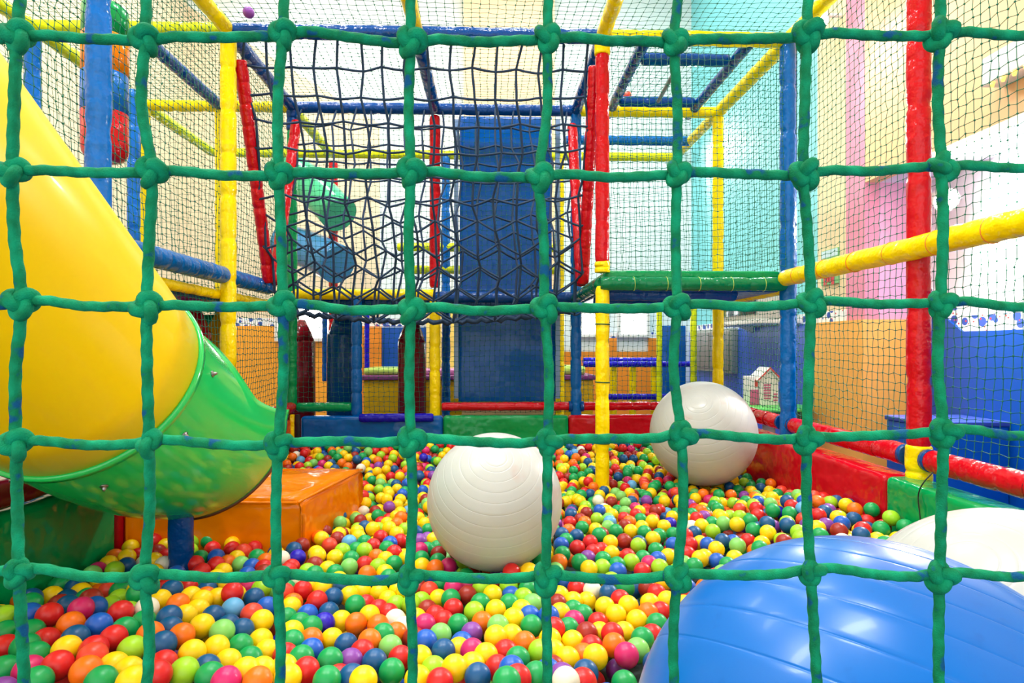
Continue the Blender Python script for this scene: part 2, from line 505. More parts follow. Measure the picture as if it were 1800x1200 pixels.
# right side, x = XD
post(XD, Y0, .78, TOP + .02, RED, 'glossy red padded post in front of the right wall', r=.049, tie=.33)
pipe('seam_roll', (XD + .048, Y0 + .035, .8), (XD + .048, Y0 + .035, TOP), RED, frame, r=.022, tie=.33)
pipe('joint', (XD, Y0, .56), (XD, Y0, .80), YEL, frame, 'yellow joint at the foot of the red post', r=.054, tie=.12)
post(XD, Y1, .52, TOP, BLU, 'blue padded post carrying the green platform', r=.05, tie=.3)
pipe('seam_roll', (XD + .05, Y1 + .03, .55), (XD + .05, Y1 + .03, TOP), BLU, frame, r=.024, tie=.3)
post(XD, Y2, .5, TOP, YEL, 'yellow padded post at the far right corner')
bar(XD, 0.9, TOP, XD, Y1, TOP, YEL)
bar(XD, Y1, TOP, XD, Y2, TOP, YEL, r=.05, tie=.1)
bar(XD, Y2, TOP, XD, Y3, TOP, YEL)
midbar = bar(XD - .05, 1.1, PLAT - .01, XD - .05, Y1 - .06, PLAT - .01, YEL, label='yellow padded bar with orange ties running forward from the platform', r=.052, dip=.03)
ORT = mat('orange_tie', (238, 140, 20), rough=.5)
for y in np.arange(1.35, Y1, .29):
    ring('tie', (XD - .05, y, PLAT - .01), (0, 1, .1), .053, .0028, ORT, midbar)
for (ya, yb) in ((0.9, Y0 - .07), (Y0 + .07, Y1 - .07), (Y1 + .07, Y2)):
    rl = bar(XD, ya, RAIL, XD, yb, RAIL, RED, label='glossy red padded rail above the right pit edge', r=.05, tie=.2)
    for y in np.arange(ya + .2, yb - .1, .2):
        ring('tie', (XD, y, RAIL), (0, 1, .06), .0475, .003, MAROON, rl)
for y in (Y0 - .075, Y0 + .075, Y1 - .075, Y1 + .075):
    V, Fc = sweep([(XD, y - .015, RAIL), (XD, y + .015, RAIL)], [.052, .052], 16)
    mesh_obj('collar', V, Fc, NAVY, frame)

# front of the rear bays, y = Y1
bar(XA, Y1, TOP, XC, Y1, TOP, NAVY, label='blue top bar that carries the rope net')
bar(XC, Y1, TOP, XD, Y1, TOP, YEL)
post(XA, Y1, .3, TOP + .03, YEL, 'yellow padded post left of the rope nets', r=.049)
ypost = post(XC, Y1, .2, PLAT - .06, YEL, 'yellow lower half of the post standing in the balls', tie=.36)
DGT = mat('green_tie', (20, 86, 50), rough=.6)
for z in (.62, 1.02, 1.40):
    ring('tie', (XC, Y1, z), (.04, 0, 1), .0475, .004, DGT, ypost)
post(XC, Y1, PLAT + .09, TOP - .11, RED, 'red upper half of the post beside the rope net')
pipe('joint', (XC, Y1, PLAT + .03), (XC, Y1, PLAT + .1), YEL, frame, r=.05, tie=.07)
pipe('joint', (XC, Y1, TOP - .12), (XC, Y1, TOP + .03), YEL, frame, r=.052, tie=.15)

# rear row, y = Y2
bar(XA, Y2, TOP, XC, Y2, TOP, NAVY)
bar(XC, Y2, TOP, XD, Y2, TOP, YEL)
bar(XL, Y2, TOP, XA, Y2, TOP, YEL)
post(XA, Y2, RAIL - .02, TOP - .2, GRN, 'green padded post behind the left red tubes', r=.042, tie=.2)
post(XA, Y2, TOP - .2, TOP, NAVY)
post(XB, Y2, PLAT + .05, TOP - .06, RED)
post(XB, Y2, RAIL - .1, PLAT - .05, YEL, 'yellow padded post between the hanging bags and the blue sheet', tie=.2)
post(XC, Y2, RAIL - .12, TOP, BLU, 'blue padded post right of the hanging blue sheet')
XM = P(627, 600, Y2)[0]
post(XM, Y2, RAIL - .08, PLAT - .04, BLU, 'short blue padded post between the hanging bags', tie=.2)
bar(XA + .04, Y2, RAIL, XM - .04, Y2, RAIL, GRN, label='short green padded rail above the blue wall pad', r=.038)
zl = P(700, 734, Y2 - .12)[2]
bar(P(632, 734, Y2 - .12)[0], Y2 - .12, zl, P(762, 734, Y2 - .12)[0], Y2 - .12, zl, INDIGO, label='deep blue padded rail low above the blue wall pad', r=.036)
bar(XB + .06, Y2, RAIL, XC - .05, Y2, RAIL, RED, label='red padded rail under the blue sheet', r=.036, tie=.15)
bar(XC + .05, Y2, RAIL, XD, Y2, RAIL, RED, r=.036, tie=.15)
for s in (-1, 1):
    V, Fc = sweep([(XC + s * .05 - .015, Y2, RAIL), (XC + s * .05 + .015, Y2, RAIL)], [.045, .045], 14)
    mesh_obj('collar', V, Fc, NAVY, frame)
bar(XA, Y2, PLAT - .01, XB, Y2, PLAT - .01, YEL, tie=.12)
bar(XB, Y2, PLAT - .03, XC, Y2, PLAT - .03, NAVY)
# bars running to the back at the top and at platform height
for x in (XA, XB, XC):
    bar(x, 0.9, TOP, x, Y1, TOP, YEL)
    bar(x, Y1, TOP, x, Y2, TOP, NAVY)
bar(XA, Y2, TOP, XA, Y3, TOP, vinyl('lemon', (214, 226, 20)))
bar(XA - .02, 1.9, PLAT, XA - .02, Y1 + .75, PLAT, BLU, label='blue padded bar above the slide along the left side', r=.055, tie=.1, dip=.06)
bar(XC, Y1, PLAT - .04, XC, Y2, PLAT - .04, DGRN)
bar(XD, Y1, PLAT - .06, XD, Y2, PLAT - .06, YEL, tie=.1)
# green padded platform of the right bay
gbar = bar(XC - .02, Y1 - .03, PLAT - .045, XD - .03, Y1 - .03, PLAT - .045, DGRN, label='dark green padded front bar of the platform', r=.045, tie=.26)
for x in np.linspace(XC + .2, XD - .18, 5):
    ring('tie', (x, Y1 - .03, PLAT - .045), (1, 0, .05), .046, .0016, LIME, gbar)
box('platform_mat', XC + .03, XD - .04, Y1 + .02, Y2 - .05, PLAT - .01, PLAT + .05, GRN, frame, bevel=.02)
box('platform_deck', XC + .03, XD - .04, Y1 + .04, Y2 - .05, PLAT - .09, PLAT - .01, NAVY, frame, bevel=.01)
bar(XC + .05, Y1 + .12, PLAT - .10, XD - .3, Y1 + .12, PLAT - .10, NAVY)
bar(XC + .05, Y1 + .62, PLAT - .12, XD - .5, Y1 + .62, PLAT - .12, NAVY)
# third row, y = Y3
LEM = MATS['vinyl_lemon']
bar(XL, Y3, TOP, XD, Y3, TOP, LEM)
bar(XC, 5.86, TOP, XD, 5.86, TOP, BLU)
post(XB, Y3, 0, TOP, BLU)
post(XC, Y3, 0, TOP, YEL)
post(XA + .1, Y3, 0, PLAT, NAVY)
bar(-1.0, Y3, H + 1.06, XC, Y3, H + 1.06, LEM)
bar(-.9, Y3, H + .82, XC, Y3, H + .82, LEM)
bar(XA, Y3, PLAT, XC, Y3, PLAT, YEL, tie=.12)
# deck behind the rope nets, the bags hang under it
box('platform_deck', XA + .05, XC - .05, Y2 + .05, Y3 - .05, PLAT - .1, PLAT - .04, NAVY, frame, bevel=.01)
# left bay
post(XA - .02, Y0 - .02, .55, TOP, LBLU, 'shiny light blue padded post behind the slide', r=.05, tie=.5)
post(XL, Y1, 0, TOP - .02, LBLU)
post(P(235, 300, 4.75)[0], 4.75, 0, TOP - .04, LBLU, 'light blue padded post behind the hanging column')
post(XL, Y2, 0, TOP, YEL)
XQ = P(388, 300, Y2)[0]
post(XQ, Y2, PLAT, TOP, YEL, 'slim yellow post behind the yellow corner post')
post(XQ, Y2, 0, PLAT, GRN)
bar(XL, Y1, TOP, XA, Y1, TOP, LEM)
bar(XL, 1.8, TOP, XL, Y3, TOP, LEM)
bar(XQ, 4.0, TOP, XQ, Y2, TOP, NAVY, label='dark blue bar slanting back under the left roof net')
box('platform_deck', XL, XA - .1, 2.3, Y2, PLAT - .16, PLAT - .08, NAVY, frame, bevel=.01)
bar(XA - .06, 2.2, PLAT - .12, XA - .06, Y2, PLAT - .12, YEL, r=.03, tie=.08)
bar(XL, Y2 - .1, PLAT - .26, XQ + .1, Y2 - .1, PLAT - .26, GRN, r=.07)
bar(XA, 0.9, RAIL, XA, Y0, RAIL, MAROON, label='dark red padded rail above the left pit edge', r=.05)
bar(XA, Y0, RAIL, XA, Y2, RAIL, RED, r=.045)
# red slanting tubes at both ends of the V shaped rope net
YV = 4.53
for x in (XA + .05, XC - .04):
    bar(x, Y1 + .06, TOP - .16, x, YV - .05, PLAT + .02, RED, 'slanting_tube', 'slanting red padded tube edging the front rope net', r=.042, tie=.13, dip=.12)
    bar(x, Y2 - .04, TOP - .14, x, YV + .05, PLAT + .02, RED, 'slanting_tube', 'slanting red padded tube edging the rear rope net', r=.042, tie=.17, dip=.12)
# blue ladder lying on the right roof
for x in (1.03, 1.745):
    bar(x, 3.98, TOP + .02, x, 5.28, TOP + .02, NAVY, 'ladder_rail', r=.04)
for y in (4.24, 4.98):
    bar(1.07, y, TOP + .02, 1.70, y, TOP + .02, NAVY, 'ladder_rung', r=.042)
V, Fc = sweep([PZ(1188, 122, TOP), PZ(1157, 178, TOP)], .016, 10)
mesh_obj('ladder_brace', V, Fc, GREYM, frame)

# ---------------------------------------------------------------- padded walls of the pit
def wall_pad(x0, x1, y0, y1, z0, z1, m, label, seam=None):
    o = tag(box('wall_pad', x0, x1, y0, y1, z0, z1, m, bevel=.035, seg=4), label, 'wall pad', 'padded pit walls')
    return o
xb1, xb2 = P(778, 740, Y2 - .1)[0], P(1000, 740, Y2 - .1)[0]
wall_pad(P(527, 740, Y2 - .1)[0], xb1, Y2 - .09, Y2 + .03, .15, PADTOP + .02, PADB, 'blue vinyl wall pad at the back of the pit under the bags')
wall_pad(xb1 + .002, xb2, Y2 - .09, Y2 + .03, .15, PADTOP + .02, PADG, 'green vinyl wall pad at the back of the pit under the blue sheet')
wall_pad(xb2 + .002, XD - .12, Y2 - .09, Y2 + .03, .15, PADTOP + .02, PADR, 'red vinyl wall pad at the back behind the far white ball')
wall_pad(XD - .13, XD + .03, 2.74, Y2 + .02, .15, PADTOP, PADR, 'long red vinyl wall pad along the right pit edge')
wall_pad(XD - .13, XD + .03, 0.62, 2.738, .15, PADTOP, PADG, 'green vinyl wall pad on the right behind the near white ball')
wall_pad(XA - .10, XA + .03, 0.62, 2.72, .15, PADTOP + .03, PADG, 'green vinyl wall pad along the left edge below the slide')
wall_pad(XA - .10, XA + .03, 2.722, Y2 - .1, .15, PADTOP, PADR, 'dark red wall pad on the left behind the orange foam block')
for px in (513, 523):
    a = P(px, 735, Y2 - .12)
    tag(box('pad_strap', a[0] - .018, a[0] + .018, Y2 - .125, Y2 - .095, .3, PADTOP + .04, BLACK if px == 523 else YEL, bevel=.008), 'black strap hanging at the left end of the blue wall pad' if px == 523 else 'yellow strap hanging beside the green post foot', 'strap', 'straps by the slide exit')
cord = smooth_path([PX(1640, 842, XD - .1) + np.array([0, 0, .03]), PX(1622, 850, XD - .138), PX(1614, 872, XD - .140), PX(1617, 905, XD - .140), PX(1619, 930, XD - .14)], 6)
V, Fc = sweep(cord, .0025, 6)
tag(mesh_obj('black_cord', V, Fc, BLACK), 'thin black cord hanging over the green pad at the right', 'cord')
a, b = P(812, 722, Y2 + .12), P(975, 722, Y2 + .12)
tag(box('wood_board', a[0], b[0], Y2 + .08, Y2 + .2, PADTOP + .0, PADTOP + .06, mat('bare_wood', (226, 190, 140), rough=.6, vary=.15, bscale=8), bevel=.004), 'bare wooden board under the bottom of the blue sheet', 'board')

# ---------------------------------------------------------------- fine safety nets
def fine_net(label, o, u, v, cell=.043, r=.0017, jit=.004, sag=.03, knot=.0056):
    o, u, v = (np.asarray(a, float) for a in (o, u, v))
    nu = max(2, int(round(np.linalg.norm(u) / cell))); nv = max(2, int(round(np.linalg.norm(v) / cell)))
    nrm = np.cross(u, v); nrm /= np.linalg.norm(nrm)
    I, J = np.meshgrid(np.arange(nu + 1), np.arange(nv + 1), indexing='ij')
    N = o + (I / nu)[..., None] * u + (J / nv)[..., None] * v
    # hand-knotted mesh: a small stagger between neighbouring columns and slow waves
    un = u / np.linalg.norm(u); vn = v / np.linalg.norm(v)
    N += (((I + J) % 2) * 2 - 1)[..., None] * vn * cell * .07
    ph = rng.uniform(0, 6, 4)
    N += vn * (np.sin(I * .11 + ph[0]) * np.sin(J * .07 + ph[1]))[..., None] * cell * .5
    N += un * (np.sin(J * .13 + ph[2]) * np.sin(I * .05 + ph[3]))[..., None] * cell * .35
    N += nrm * (np.sin(I / nu * np.pi) * np.sin(J / nv * np.pi))[..., None] * sag
    N += rng.normal(size=N.shape) * jit * .5
    idx = np.arange(N.shape[0] * N.shape[1]).reshape(N.shape[:2])
    E = np.concatenate([np.stack([idx[:-1].ravel(), idx[1:].ravel()], 1), np.stack([idx[:, :-1].ravel(), idx[:, 1:].ravel()], 1)])
    Q = N.reshape(-1, 3)
    A, B = Q[E[:, 0]], Q[E[:, 1]]
    d = B - A; d /= np.linalg.norm(d, axis=1)[:, None]
    p = np.cross(d, nrm + .3 * un); p /= np.linalg.norm(p, axis=1)[:, None]
    q = np.cross(d, p)
    off = [r * (math.cos(t) * p + math.sin(t) * q) for t in (0, 2.0944, 4.18879)]
    V = np.stack([A + off[0], A + off[1], A + off[2], B + off[0], B + off[1], B + off[2]], 1).reshape(-1, 3)
    base = np.arange(len(E))[:, None] * 6
    Fq = np.concatenate([base + np.array([[0, 1, 4, 3]]), base + np.array([[1, 2, 5, 4]]), base + np.array([[2, 0, 3, 5]])])
    # knots
    o6 = np.array([[1, 0, 0], [-1, 0, 0], [0, 1, 0], [0, -1, 0], [0, 0, 1], [0, 0, -1]]) * knot
    VK = (Q[:, None] + o6[None] * (.8 + .4 * rng.random((len(Q), 1, 1)))).reshape(-1, 3)
    t8 = np.array([[0, 2, 4, 4], [2, 1, 4, 4], [1, 3, 4, 4], [3, 0, 4, 4], [2, 0, 5, 5], [1, 2, 5, 5], [3, 1, 5, 5], [0, 3, 5, 5]])
    # triangles stored apart
    me = bpy.data.meshes.new('safety_net')
    kb = len(V) + np.arange(len(Q))[:, None, None] * 6
    FT = (kb + t8[None, :, :3]).reshape(-1, 3)
    VV = np.vstack([V, VK])
    nq, ntr = len(Fq), len(FT)
    me.vertices.add(len(VV)); me.vertices.foreach_set('co', VV.astype(np.float32).ravel())
    loops = np.concatenate([Fq.ravel(), FT.ravel()]).astype(np.int32)
    me.loops.add(len(loops)); me.loops.foreach_set('vertex_index', loops)
    me.polygons.add(nq + ntr)
    st = np.concatenate([np.arange(nq) * 4, nq * 4 + np.arange(ntr) * 3]).astype(np.int32)
    me.polygons.foreach_set('loop_start', st)
    me.materials.append(NETM); me.update(calc_edges=True)
    ob = link('safety_net', me)
    return tag(ob, label, 'net', 'fine green safety nets')
e = .055
fine_net('fine green net along the right side in front of the peach wall', (XD + e, 1.0, RAIL), (0, Y1 - 1.0, 0), (0, 0, TOP - RAIL), sag=.05)
fine_net('fine green net on the right between the blue and the yellow post', (XD + e, Y1, RAIL), (0, Y2 - Y1, 0), (0, 0, TOP - RAIL))
fine_net('fine green net upright across the front of the green platform', (XC + .05, Y1 - .05, PLAT + .06), (XD - XC - .1, 0, 0), (0, 0, TOP - PLAT - .06), sag=.02, cell=.041)
fine_net('fine green net across the back of the right bay', (XC, Y2 + e, RAIL), (XD - XC, 0, 0), (0, 0, TOP - RAIL))
fine_net('fine dark net hanging in front of the blue sheet and the bags', (XA, Y2 + e, RAIL - .05), (XC - XA, 0, 0), (0, 0, TOP - RAIL + .05))
fine_net('fine green net on the left above the blue padded bar', (XA - .08, 1.9, PLAT), (0, Y1 - 1.9, 0), (0, 0, TOP - PLAT), sag=-.04)
fine_net('fine green net between the yellow corner post and the red tubes', (XA - .06, Y1, PLAT), (0, Y2 - Y1, 0), (0, 0, TOP - PLAT))
fine_net('fine green net below the blue bar in front of the orange wall', (XA - .07, 2.6, RAIL), (0, Y2 - 2.6, 0), (0, 0, PLAT - RAIL))
fine_net('fine green roof net overhead in front of the rope nets', (XA, 1.3, TOP + .06), (XD - XA, 0, 0), (0, Y1 - 1.3, 0), sag=-.05, cell=.054, r=.0015)
fine_net('fine green roof net overhead above the rope nets', (XA, Y1, TOP + .06), (XC - XA, 0, 0), (0, Y2 - Y1, 0), sag=-.03, cell=.054, r=.0015)
fine_net('fine green roof net overhead above the green platform', (XC, Y1, TOP + .06), (XD - XC, 0, 0), (0, Y2 - Y1, 0), sag=-.03, cell=.054, r=.0015)
fine_net('fine green net on the far left side of the left bay', (XL - e, 1.8, PLAT), (0, Y2 - 1.8, 0), (0, 0, TOP - PLAT), cell=.05, r=.0014)
fine_net('fine green net across the back of the left bay', (XL, Y2 + e, PLAT), (XA - XL, 0, 0), (0, 0, TOP - PLAT), cell=.05, r=.0014)
fine_net('fine green roof net over the left bay', (XL, 1.8, TOP + .06), (XA - XL, 0, 0), (0, Y2 - 1.8, 0), sag=-.03, cell=.054, r=.0015)

# ---------------------------------------------------------------- dark blue climbing nets, a V between two top bars
ROPEB = mat('rope_navy', (8, 46, 78), rough=.75, vary=.35, bscale=60)
def climb_net(label, ytop, ybot, zbot, seed):
    r_ = np.random.default_rng(seed)
    t = empty('climbing_net', label, 'rope net', (0, 0, 0), 'dark blue climbing nets')
    nc, nr = 15, 11
    xa, xc = XA + .09, XC - .09
    N = np.zeros((nc + 1, nr + 1, 3))
    for i in range(nc + 1):
        for j in range(nr + 1):
            s = j / nr
            x = xa + (xc - xa) * i / nc
            y = ytop + (ybot - ytop) * s
            z = TOP - .02 + (zbot - TOP + .02) * (s ** .96)
            edge = 4 * (i / nc) * (1 - i / nc)
            z -= .07 * edge * s
            amp = .010 + .036 * min(1, max(0, (s - .45) / .25))
            z += amp * (1 if (i + j) % 2 else -1)
            if s > .45: x += .02 * (1 if (i // 1 + j) % 2 else -1) * 0
            N[i, j] = (x + r_.normal() * .010 - .02 * math.sin(j * 1.3) * (j > 0), y + r_.normal() * .006, z + r_.normal() * .006)
    for i in range(nc + 1):
        pts = [N[i, j] * (1 - f) + N[i, j + 1] * f for j in range(nr) for f in (0, .25, .5, .75)] + [N[i, nr]]
        V, Fc = sweep(pts, .0086, 7, lobes=3, twist=420, lobe_amp=.12)
        mesh_obj('rope', V, Fc, ROPEB, t)
    for j in range(1, nr + 1):
        row = np.vstack([[XA + .06, N[0, j, 1], N[0, j, 2] + .02], N[:, j], [XC - .05, N[-1, j, 1], N[-1, j, 2] + .02]])
        pts = []
        for k in range(len(row) - 1):
            for f in np.linspace(0, 1, 5, endpoint=False):
                q = row[k] * (1 - f) + row[k + 1] * f
                q[2] -= .003 * math.sin(f * math.pi); pts.append(q)
        pts.append(row[-1])
        V, Fc = sweep(pts, .0080, 7, lobes=3, twist=420, lobe_amp=.12)
        mesh_obj('rope', V, Fc, ROPEB, t)
    return N
climb_net('dark blue rope climbing net hanging from the front top bar', Y1 + .02, YV - .02, PLAT - .16, 1)
climb_net('dark blue rope climbing net sloping down from the rear top bar', Y2 - .03, YV + .05, PLAT - .14, 2)
pts = [(XA + .1 + (XC - XA - .2) * k / 60, YV + .02 + .012 * math.sin(k * 1.9), PLAT - .27 + .09 * (2 * k / 60 - 1) ** 2 + .012 * math.cos(k * 2.3)) for k in range(61)]
V, Fc = sweep(pts, .017, 8, lobes=3, twist=120, lobe_amp=.3)
tag(mesh_obj('lashing_rope', V, Fc, ROPEB), 'thick dark lashing rope along the bottom of the V shaped net', 'rope')

# ---------------------------------------------------------------- big blue vinyl sheet hanging behind the nets
t = empty('hanging_sheet', 'wide blue vinyl sheet hanging behind the rope nets', 'sheet')
SHEET = vinyl('sheet_blue', (0, 80, 160), bump=.5, bscale=3.5)
def sheet(name, px0, px1, py0, py1, Y, amp, seed):
    a, b = P(px0, py1, Y), P(px1, py0, Y)
    n, m = 24, 60
    V = []
    r_ = np.random.default_rng(seed); ph = r_.uniform(0, 6, 6)
    for s in (0, 1):
        for i in range(n + 1):
            for j in range(m + 1):
                u, v = i / n, j / m
                dy = amp * (math.sin(7 * u + 3 * v + ph[0]) * .4 + math.sin(11 * v + 4 * u + ph[1]) * .5 + math.sin(3 * v - 5 * u + ph[2]))
                V.append((a[0] + (b[0] - a[0]) * u, Y + dy + s * .03, a[2] + (b[2] - a[2]) * v))
    K = (n + 1) * (m + 1); Fc = []
    id_ = lambda s, i, j: s * K + i * (m + 1) + j
    for i in range(n):
        for j in range(m):
            Fc.append((id_(0, i, j), id_(0, i + 1, j), id_(0, i + 1, j + 1), id_(0, i, j + 1)))
            Fc.append((id_(1, i, j), id_(1, i, j + 1), id_(1, i + 1, j + 1), id_(1, i + 1, j)))
    for i in range(n):
        Fc.append((id_(0, i, 0), id_(1, i, 0), id_(1, i + 1, 0), id_(0, i + 1, 0)))
        Fc.append((id_(0, i, m), id_(0, i + 1, m), id_(1, i + 1, m), id_(1, i, m)))
    for j in range(m):
        Fc.append((id_(0, 0, j), id_(0, 0, j + 1), id_(1, 0, j + 1), id_(1, 0, j)))
        Fc.append((id_(0, n, j), id_(1, n, j), id_(1, n, j + 1), id_(0, n, j + 1)))
    return mesh_obj(name, V, Fc, SHEET, t)
sheet('upper_panel', 808, 970, 206, 512, 5.42, .006, 3)
sheet('lower_panel', 806, 976, 508, 706, 5.36, .008, 4)
for px in (802, 980):
    a, b = P(px, 700, 5.36), P(px, 210, 5.36)
    box('edge_strip', a[0] - .02, a[0] + .02, 5.35, 5.38, a[2], b[2], mat('clear_vinyl', (120, 150, 190), rough=.15), t)

# ---------------------------------------------------------------- hanging bags
def lathe(name, profile, material, parent, sides=22, wob=0.0, seed=0):
    r_ = np.random.default_rng(seed)
    V = []; Fc = []
    ph = r_.uniform(0, 6, 3)
    for z, r in profile:
        for k in range(sides):
            th = 2 * math.pi * k / sides
            rr = r * (1 + wob * (math.sin(3 * th + 7 * z + ph[0]) + .6 * math.sin(7 * th + ph[1])))
            V.append((rr * math.cos(th), rr * math.sin(th), z))
    for i in range(len(profile) - 1):
        for k in range(sides):
            k2 = (k + 1) % sides
            Fc.append((i * sides + k, i * sides + k2, (i + 1) * sides + k2, (i + 1) * sides + k))
    Fc.append(tuple(range(sides - 1, -1, -1)))
    Fc.append(tuple((len(profile) - 1) * sides + k for k in range(sides)))
    return mesh_obj(name, V, Fc, material, parent)
def bag(label, px, Y, rad, zs, ztop, m, lean=0.0, seed=0):
    p = P(px, 600, Y)
    t = empty('punch_bag', label, 'punch bag', (p[0], Y, 0), 'bags hanging under the deck')
    zb_ = .30
    body = lathe('bag_body', [(zb_, rad * .8), (zb_ + .03, rad), (zs - .3, rad * 1.0), (zs - .02, rad * .98), (zs, rad * .94)], m, t, wob=.015, seed=seed)
    lathe('bag_top', [(zs - .005, rad * .93), (zs + (ztop - zs) * .4, rad * .75), (ztop, rad * .42)], m, t, wob=.06, seed=seed + 5)
    V, Fc = sweep([(0, 0, ztop - .02), (0, 0, PLAT - .1)], .02, 8)
    mesh_obj('strap', V, Fc, BLACK, t)
    return t
bag('dark red punch bag hanging behind the green post', 522, 5.75, .168, H + .06, H + .26, MAROON, seed=1)
bag('dark blue punch bag hanging left of the short blue post', 603, 5.75, .148, H + .13, H + .34, BAGBLUE, seed=2)
bag('dark red punch bag hanging right of the short blue post', 724, 5.6, .13, H + .06, H + .24, MAROON, seed=3)
p = P(185, 150, 3.4)
t = empty('hanging_column', 'hanging padded column banded green, orange, blue and red', 'punch bag', (p[0], 3.4, 0))
zz = lambda y: P(185, y, 3.4)[2]
COLR = 0.114
for nm, y0_, y1_, m, prof in (('band', 12, 66, PADG, 0), ('band', 66, 132, ORANGE_V, 0), ('band', 132, 200, LBLU, 0), ('band', 200, 284, RED, 1)):
    z1_, z0_ = zz(y0_), zz(y1_)
    if prof:
        pr = [(z0_, COLR * .55), (z0_ + .012, COLR * .8), (z0_ + .04, COLR * .96), (z0_ + .07, COLR), (z1_, COLR)]
    elif y0_ < 20:
        pr = [(z0_, COLR), (z1_ - .02, COLR * .99), (z1_, COLR * .88)]
    else:
        pr = [(z0_, COLR), ((z0_ + z1_) / 2, COLR * 1.005), (z1_, COLR)]
    lathe(nm, pr, m, t, wob=.02)
V, Fc = sweep([(0, 0, zz(12) - .02), (0, 0, TOP)], .02, 8); mesh_obj('strap', V, Fc, BLACK, t)
# red bag and yellow chute panel under the left deck
bag('red punch bag hanging under the left deck beside the slide', 336, 4.6, .14, H + .12, H + .3, RED, seed=6)
a = P(362, 640, 4.9); b = P(402, 520, 4.9)
tag(prism_y('chute_panel', [(a[0], .3), (b[0], .3), (b[0], b[2]), (a[0], a[2] + .25)], 4.86, 4.92, OCHRE), 'dull yellow chute panel behind the slide below the left deck', 'panel')

# ---------------------------------------------------------------- things beyond the frame
# padded play platform behind the bags
t = empty('padded_platform', 'low yellow padded platform with purple rim behind the bags', 'platform')
a, b = P(633, 700, 7.0), P(1048, 700, 7.0)
zt = P(700, 668, 7.0)[2]
box('body', a[0] + .03, b[0] - .03, 7.03, 8.0, 0, zt, OCHRE, t, bevel=.02)
box('rim', a[0], b[0], 7.0, 8.03, zt, zt + .055, PURPLE, t, bevel=.015)
tag(box('foam_pad', a[0] + .02, P(697, 650, 7.1)[0], 7.08, 7.7, zt + .057, zt + .14, LIME, bevel=.03), 'pale lime foam pad lying on the purple rimmed platform', 'foam pad', 'foam pads on the platform')
tag(box('foam_pad', P(700, 650, 7.1)[0], P(806, 650, 7.1)[0], 7.2, 7.8, zt + .057, zt + .12, PINKV, bevel=.02), 'pink foam pad on the platform behind the dark red bag', 'foam pad', 'foam pads on the platform')
tag(box('foam_pad', P(985, 650, 7.1)[0], P(1030, 650, 7.1)[0], 7.1, 7.7, zt + .057, zt + .16, LIME, bevel=.04), 'pale lime foam pad right of the blue sheet', 'foam pad', 'foam pads on the platform')
# slim blue post in front of the orange dado
V, Fc = pipe_geo((P(645, 600, 8.6)[0], 8.6, 0), (P(645, 600, 8.6)[0], 8.6, 1.85), .035)
tag(mesh_obj('slim_post', V, Fc, INDIGO), 'slim blue post in front of the orange wall board', 'post')
V, Fc = pipe_geo((P(571, 600, 7.2)[0], 7.2, P(571, 670, 7.2)[2]), (P(571, 600, 7.2)[0], 7.2, PLAT), .032)
tag(mesh_obj('slim_post', V, Fc, NAVY), 'dark blue post left of the blue punch bag', 'post')

# toddler fence
t = empty('toddler_fence', 'low toddler fence of blue rails and yellow posts', 'fence')
YF = 7.6
for py, px0, px1, yy in ((640, 1025, 1214, YF), (633, 1025, 1156, YF + .5), (697, 1068, 1180, YF)):
    a, b = P(px0, py, yy), P(px1, py, yy)
    pipe('rail', a, b, INDIGO, t, r=.038, tie=.06, dip=.12)
for px in (1078, 1112, 1150):
    a, b = P(px, 712, YF + .1), P(px, 640, YF + .1)
    pipe('post', (a[0], a[1], 0), b, YEL, t, r=.045, tie=.3)
for px, lab in ((1159, 'tall slim yellow post left of the blue mat'), (1219, 'tall slim yellow post beside the grey cabinet')):
    a = P(px, 600, 7.4)
    V, Fc = pipe_geo((a[0], 7.4, 0), (a[0], 7.4, PLAT + .1), .036 if px < 1200 else .04)
    tag(mesh_obj('slim_post', V, Fc, LEM), lab, 'post')
a, b = P(1164, 720, 8.3), P(1206, 572, 8.3)
tag(box('standing_mat', a[0], b[0], 8.3, 8.4, 0, b[2], SHEET, bevel=.02), 'upright blue mat standing behind the toddler fence', 'mat')
a = P(1188, 600, 7.0)
V, Fc = pipe_geo((a[0], 7.0, 0), (a[0], 7.0, PLAT), .03)
tag(mesh_obj('slim_post', V, Fc, GRN), 'slim green post in front of the upright blue mat', 'post')

# grey cabinet on the right wall
ya, yb = PX(1302, 600, XW)[1], PX(1230, 600, XW)[1]
z0, z1 = PX(1302, 650, XW)[2] - .05, PX(1302, 576, XW)[2]
t = empty('wall_cabinet', 'flat grey cabinet on the blue dado of the right wall', 'cabinet')
box('body', XW - .12, XW - .03, ya, yb, z0, z1, mat('cabinet_grey', (150, 156, 150), rough=.5, vary=.12, bscale=6), t, bevel=.01)
box('door', XW - .135, XW - .12, ya + .04, (ya + yb) / 2 - .02, z0 + .04, z1 - .04, GREYM, t, bevel=.004)
box('door', XW - .135, XW - .12, (ya + yb) / 2 + .02, yb - .04, z0 + .04, z1 - .04, GREYM, t, bevel=.004)
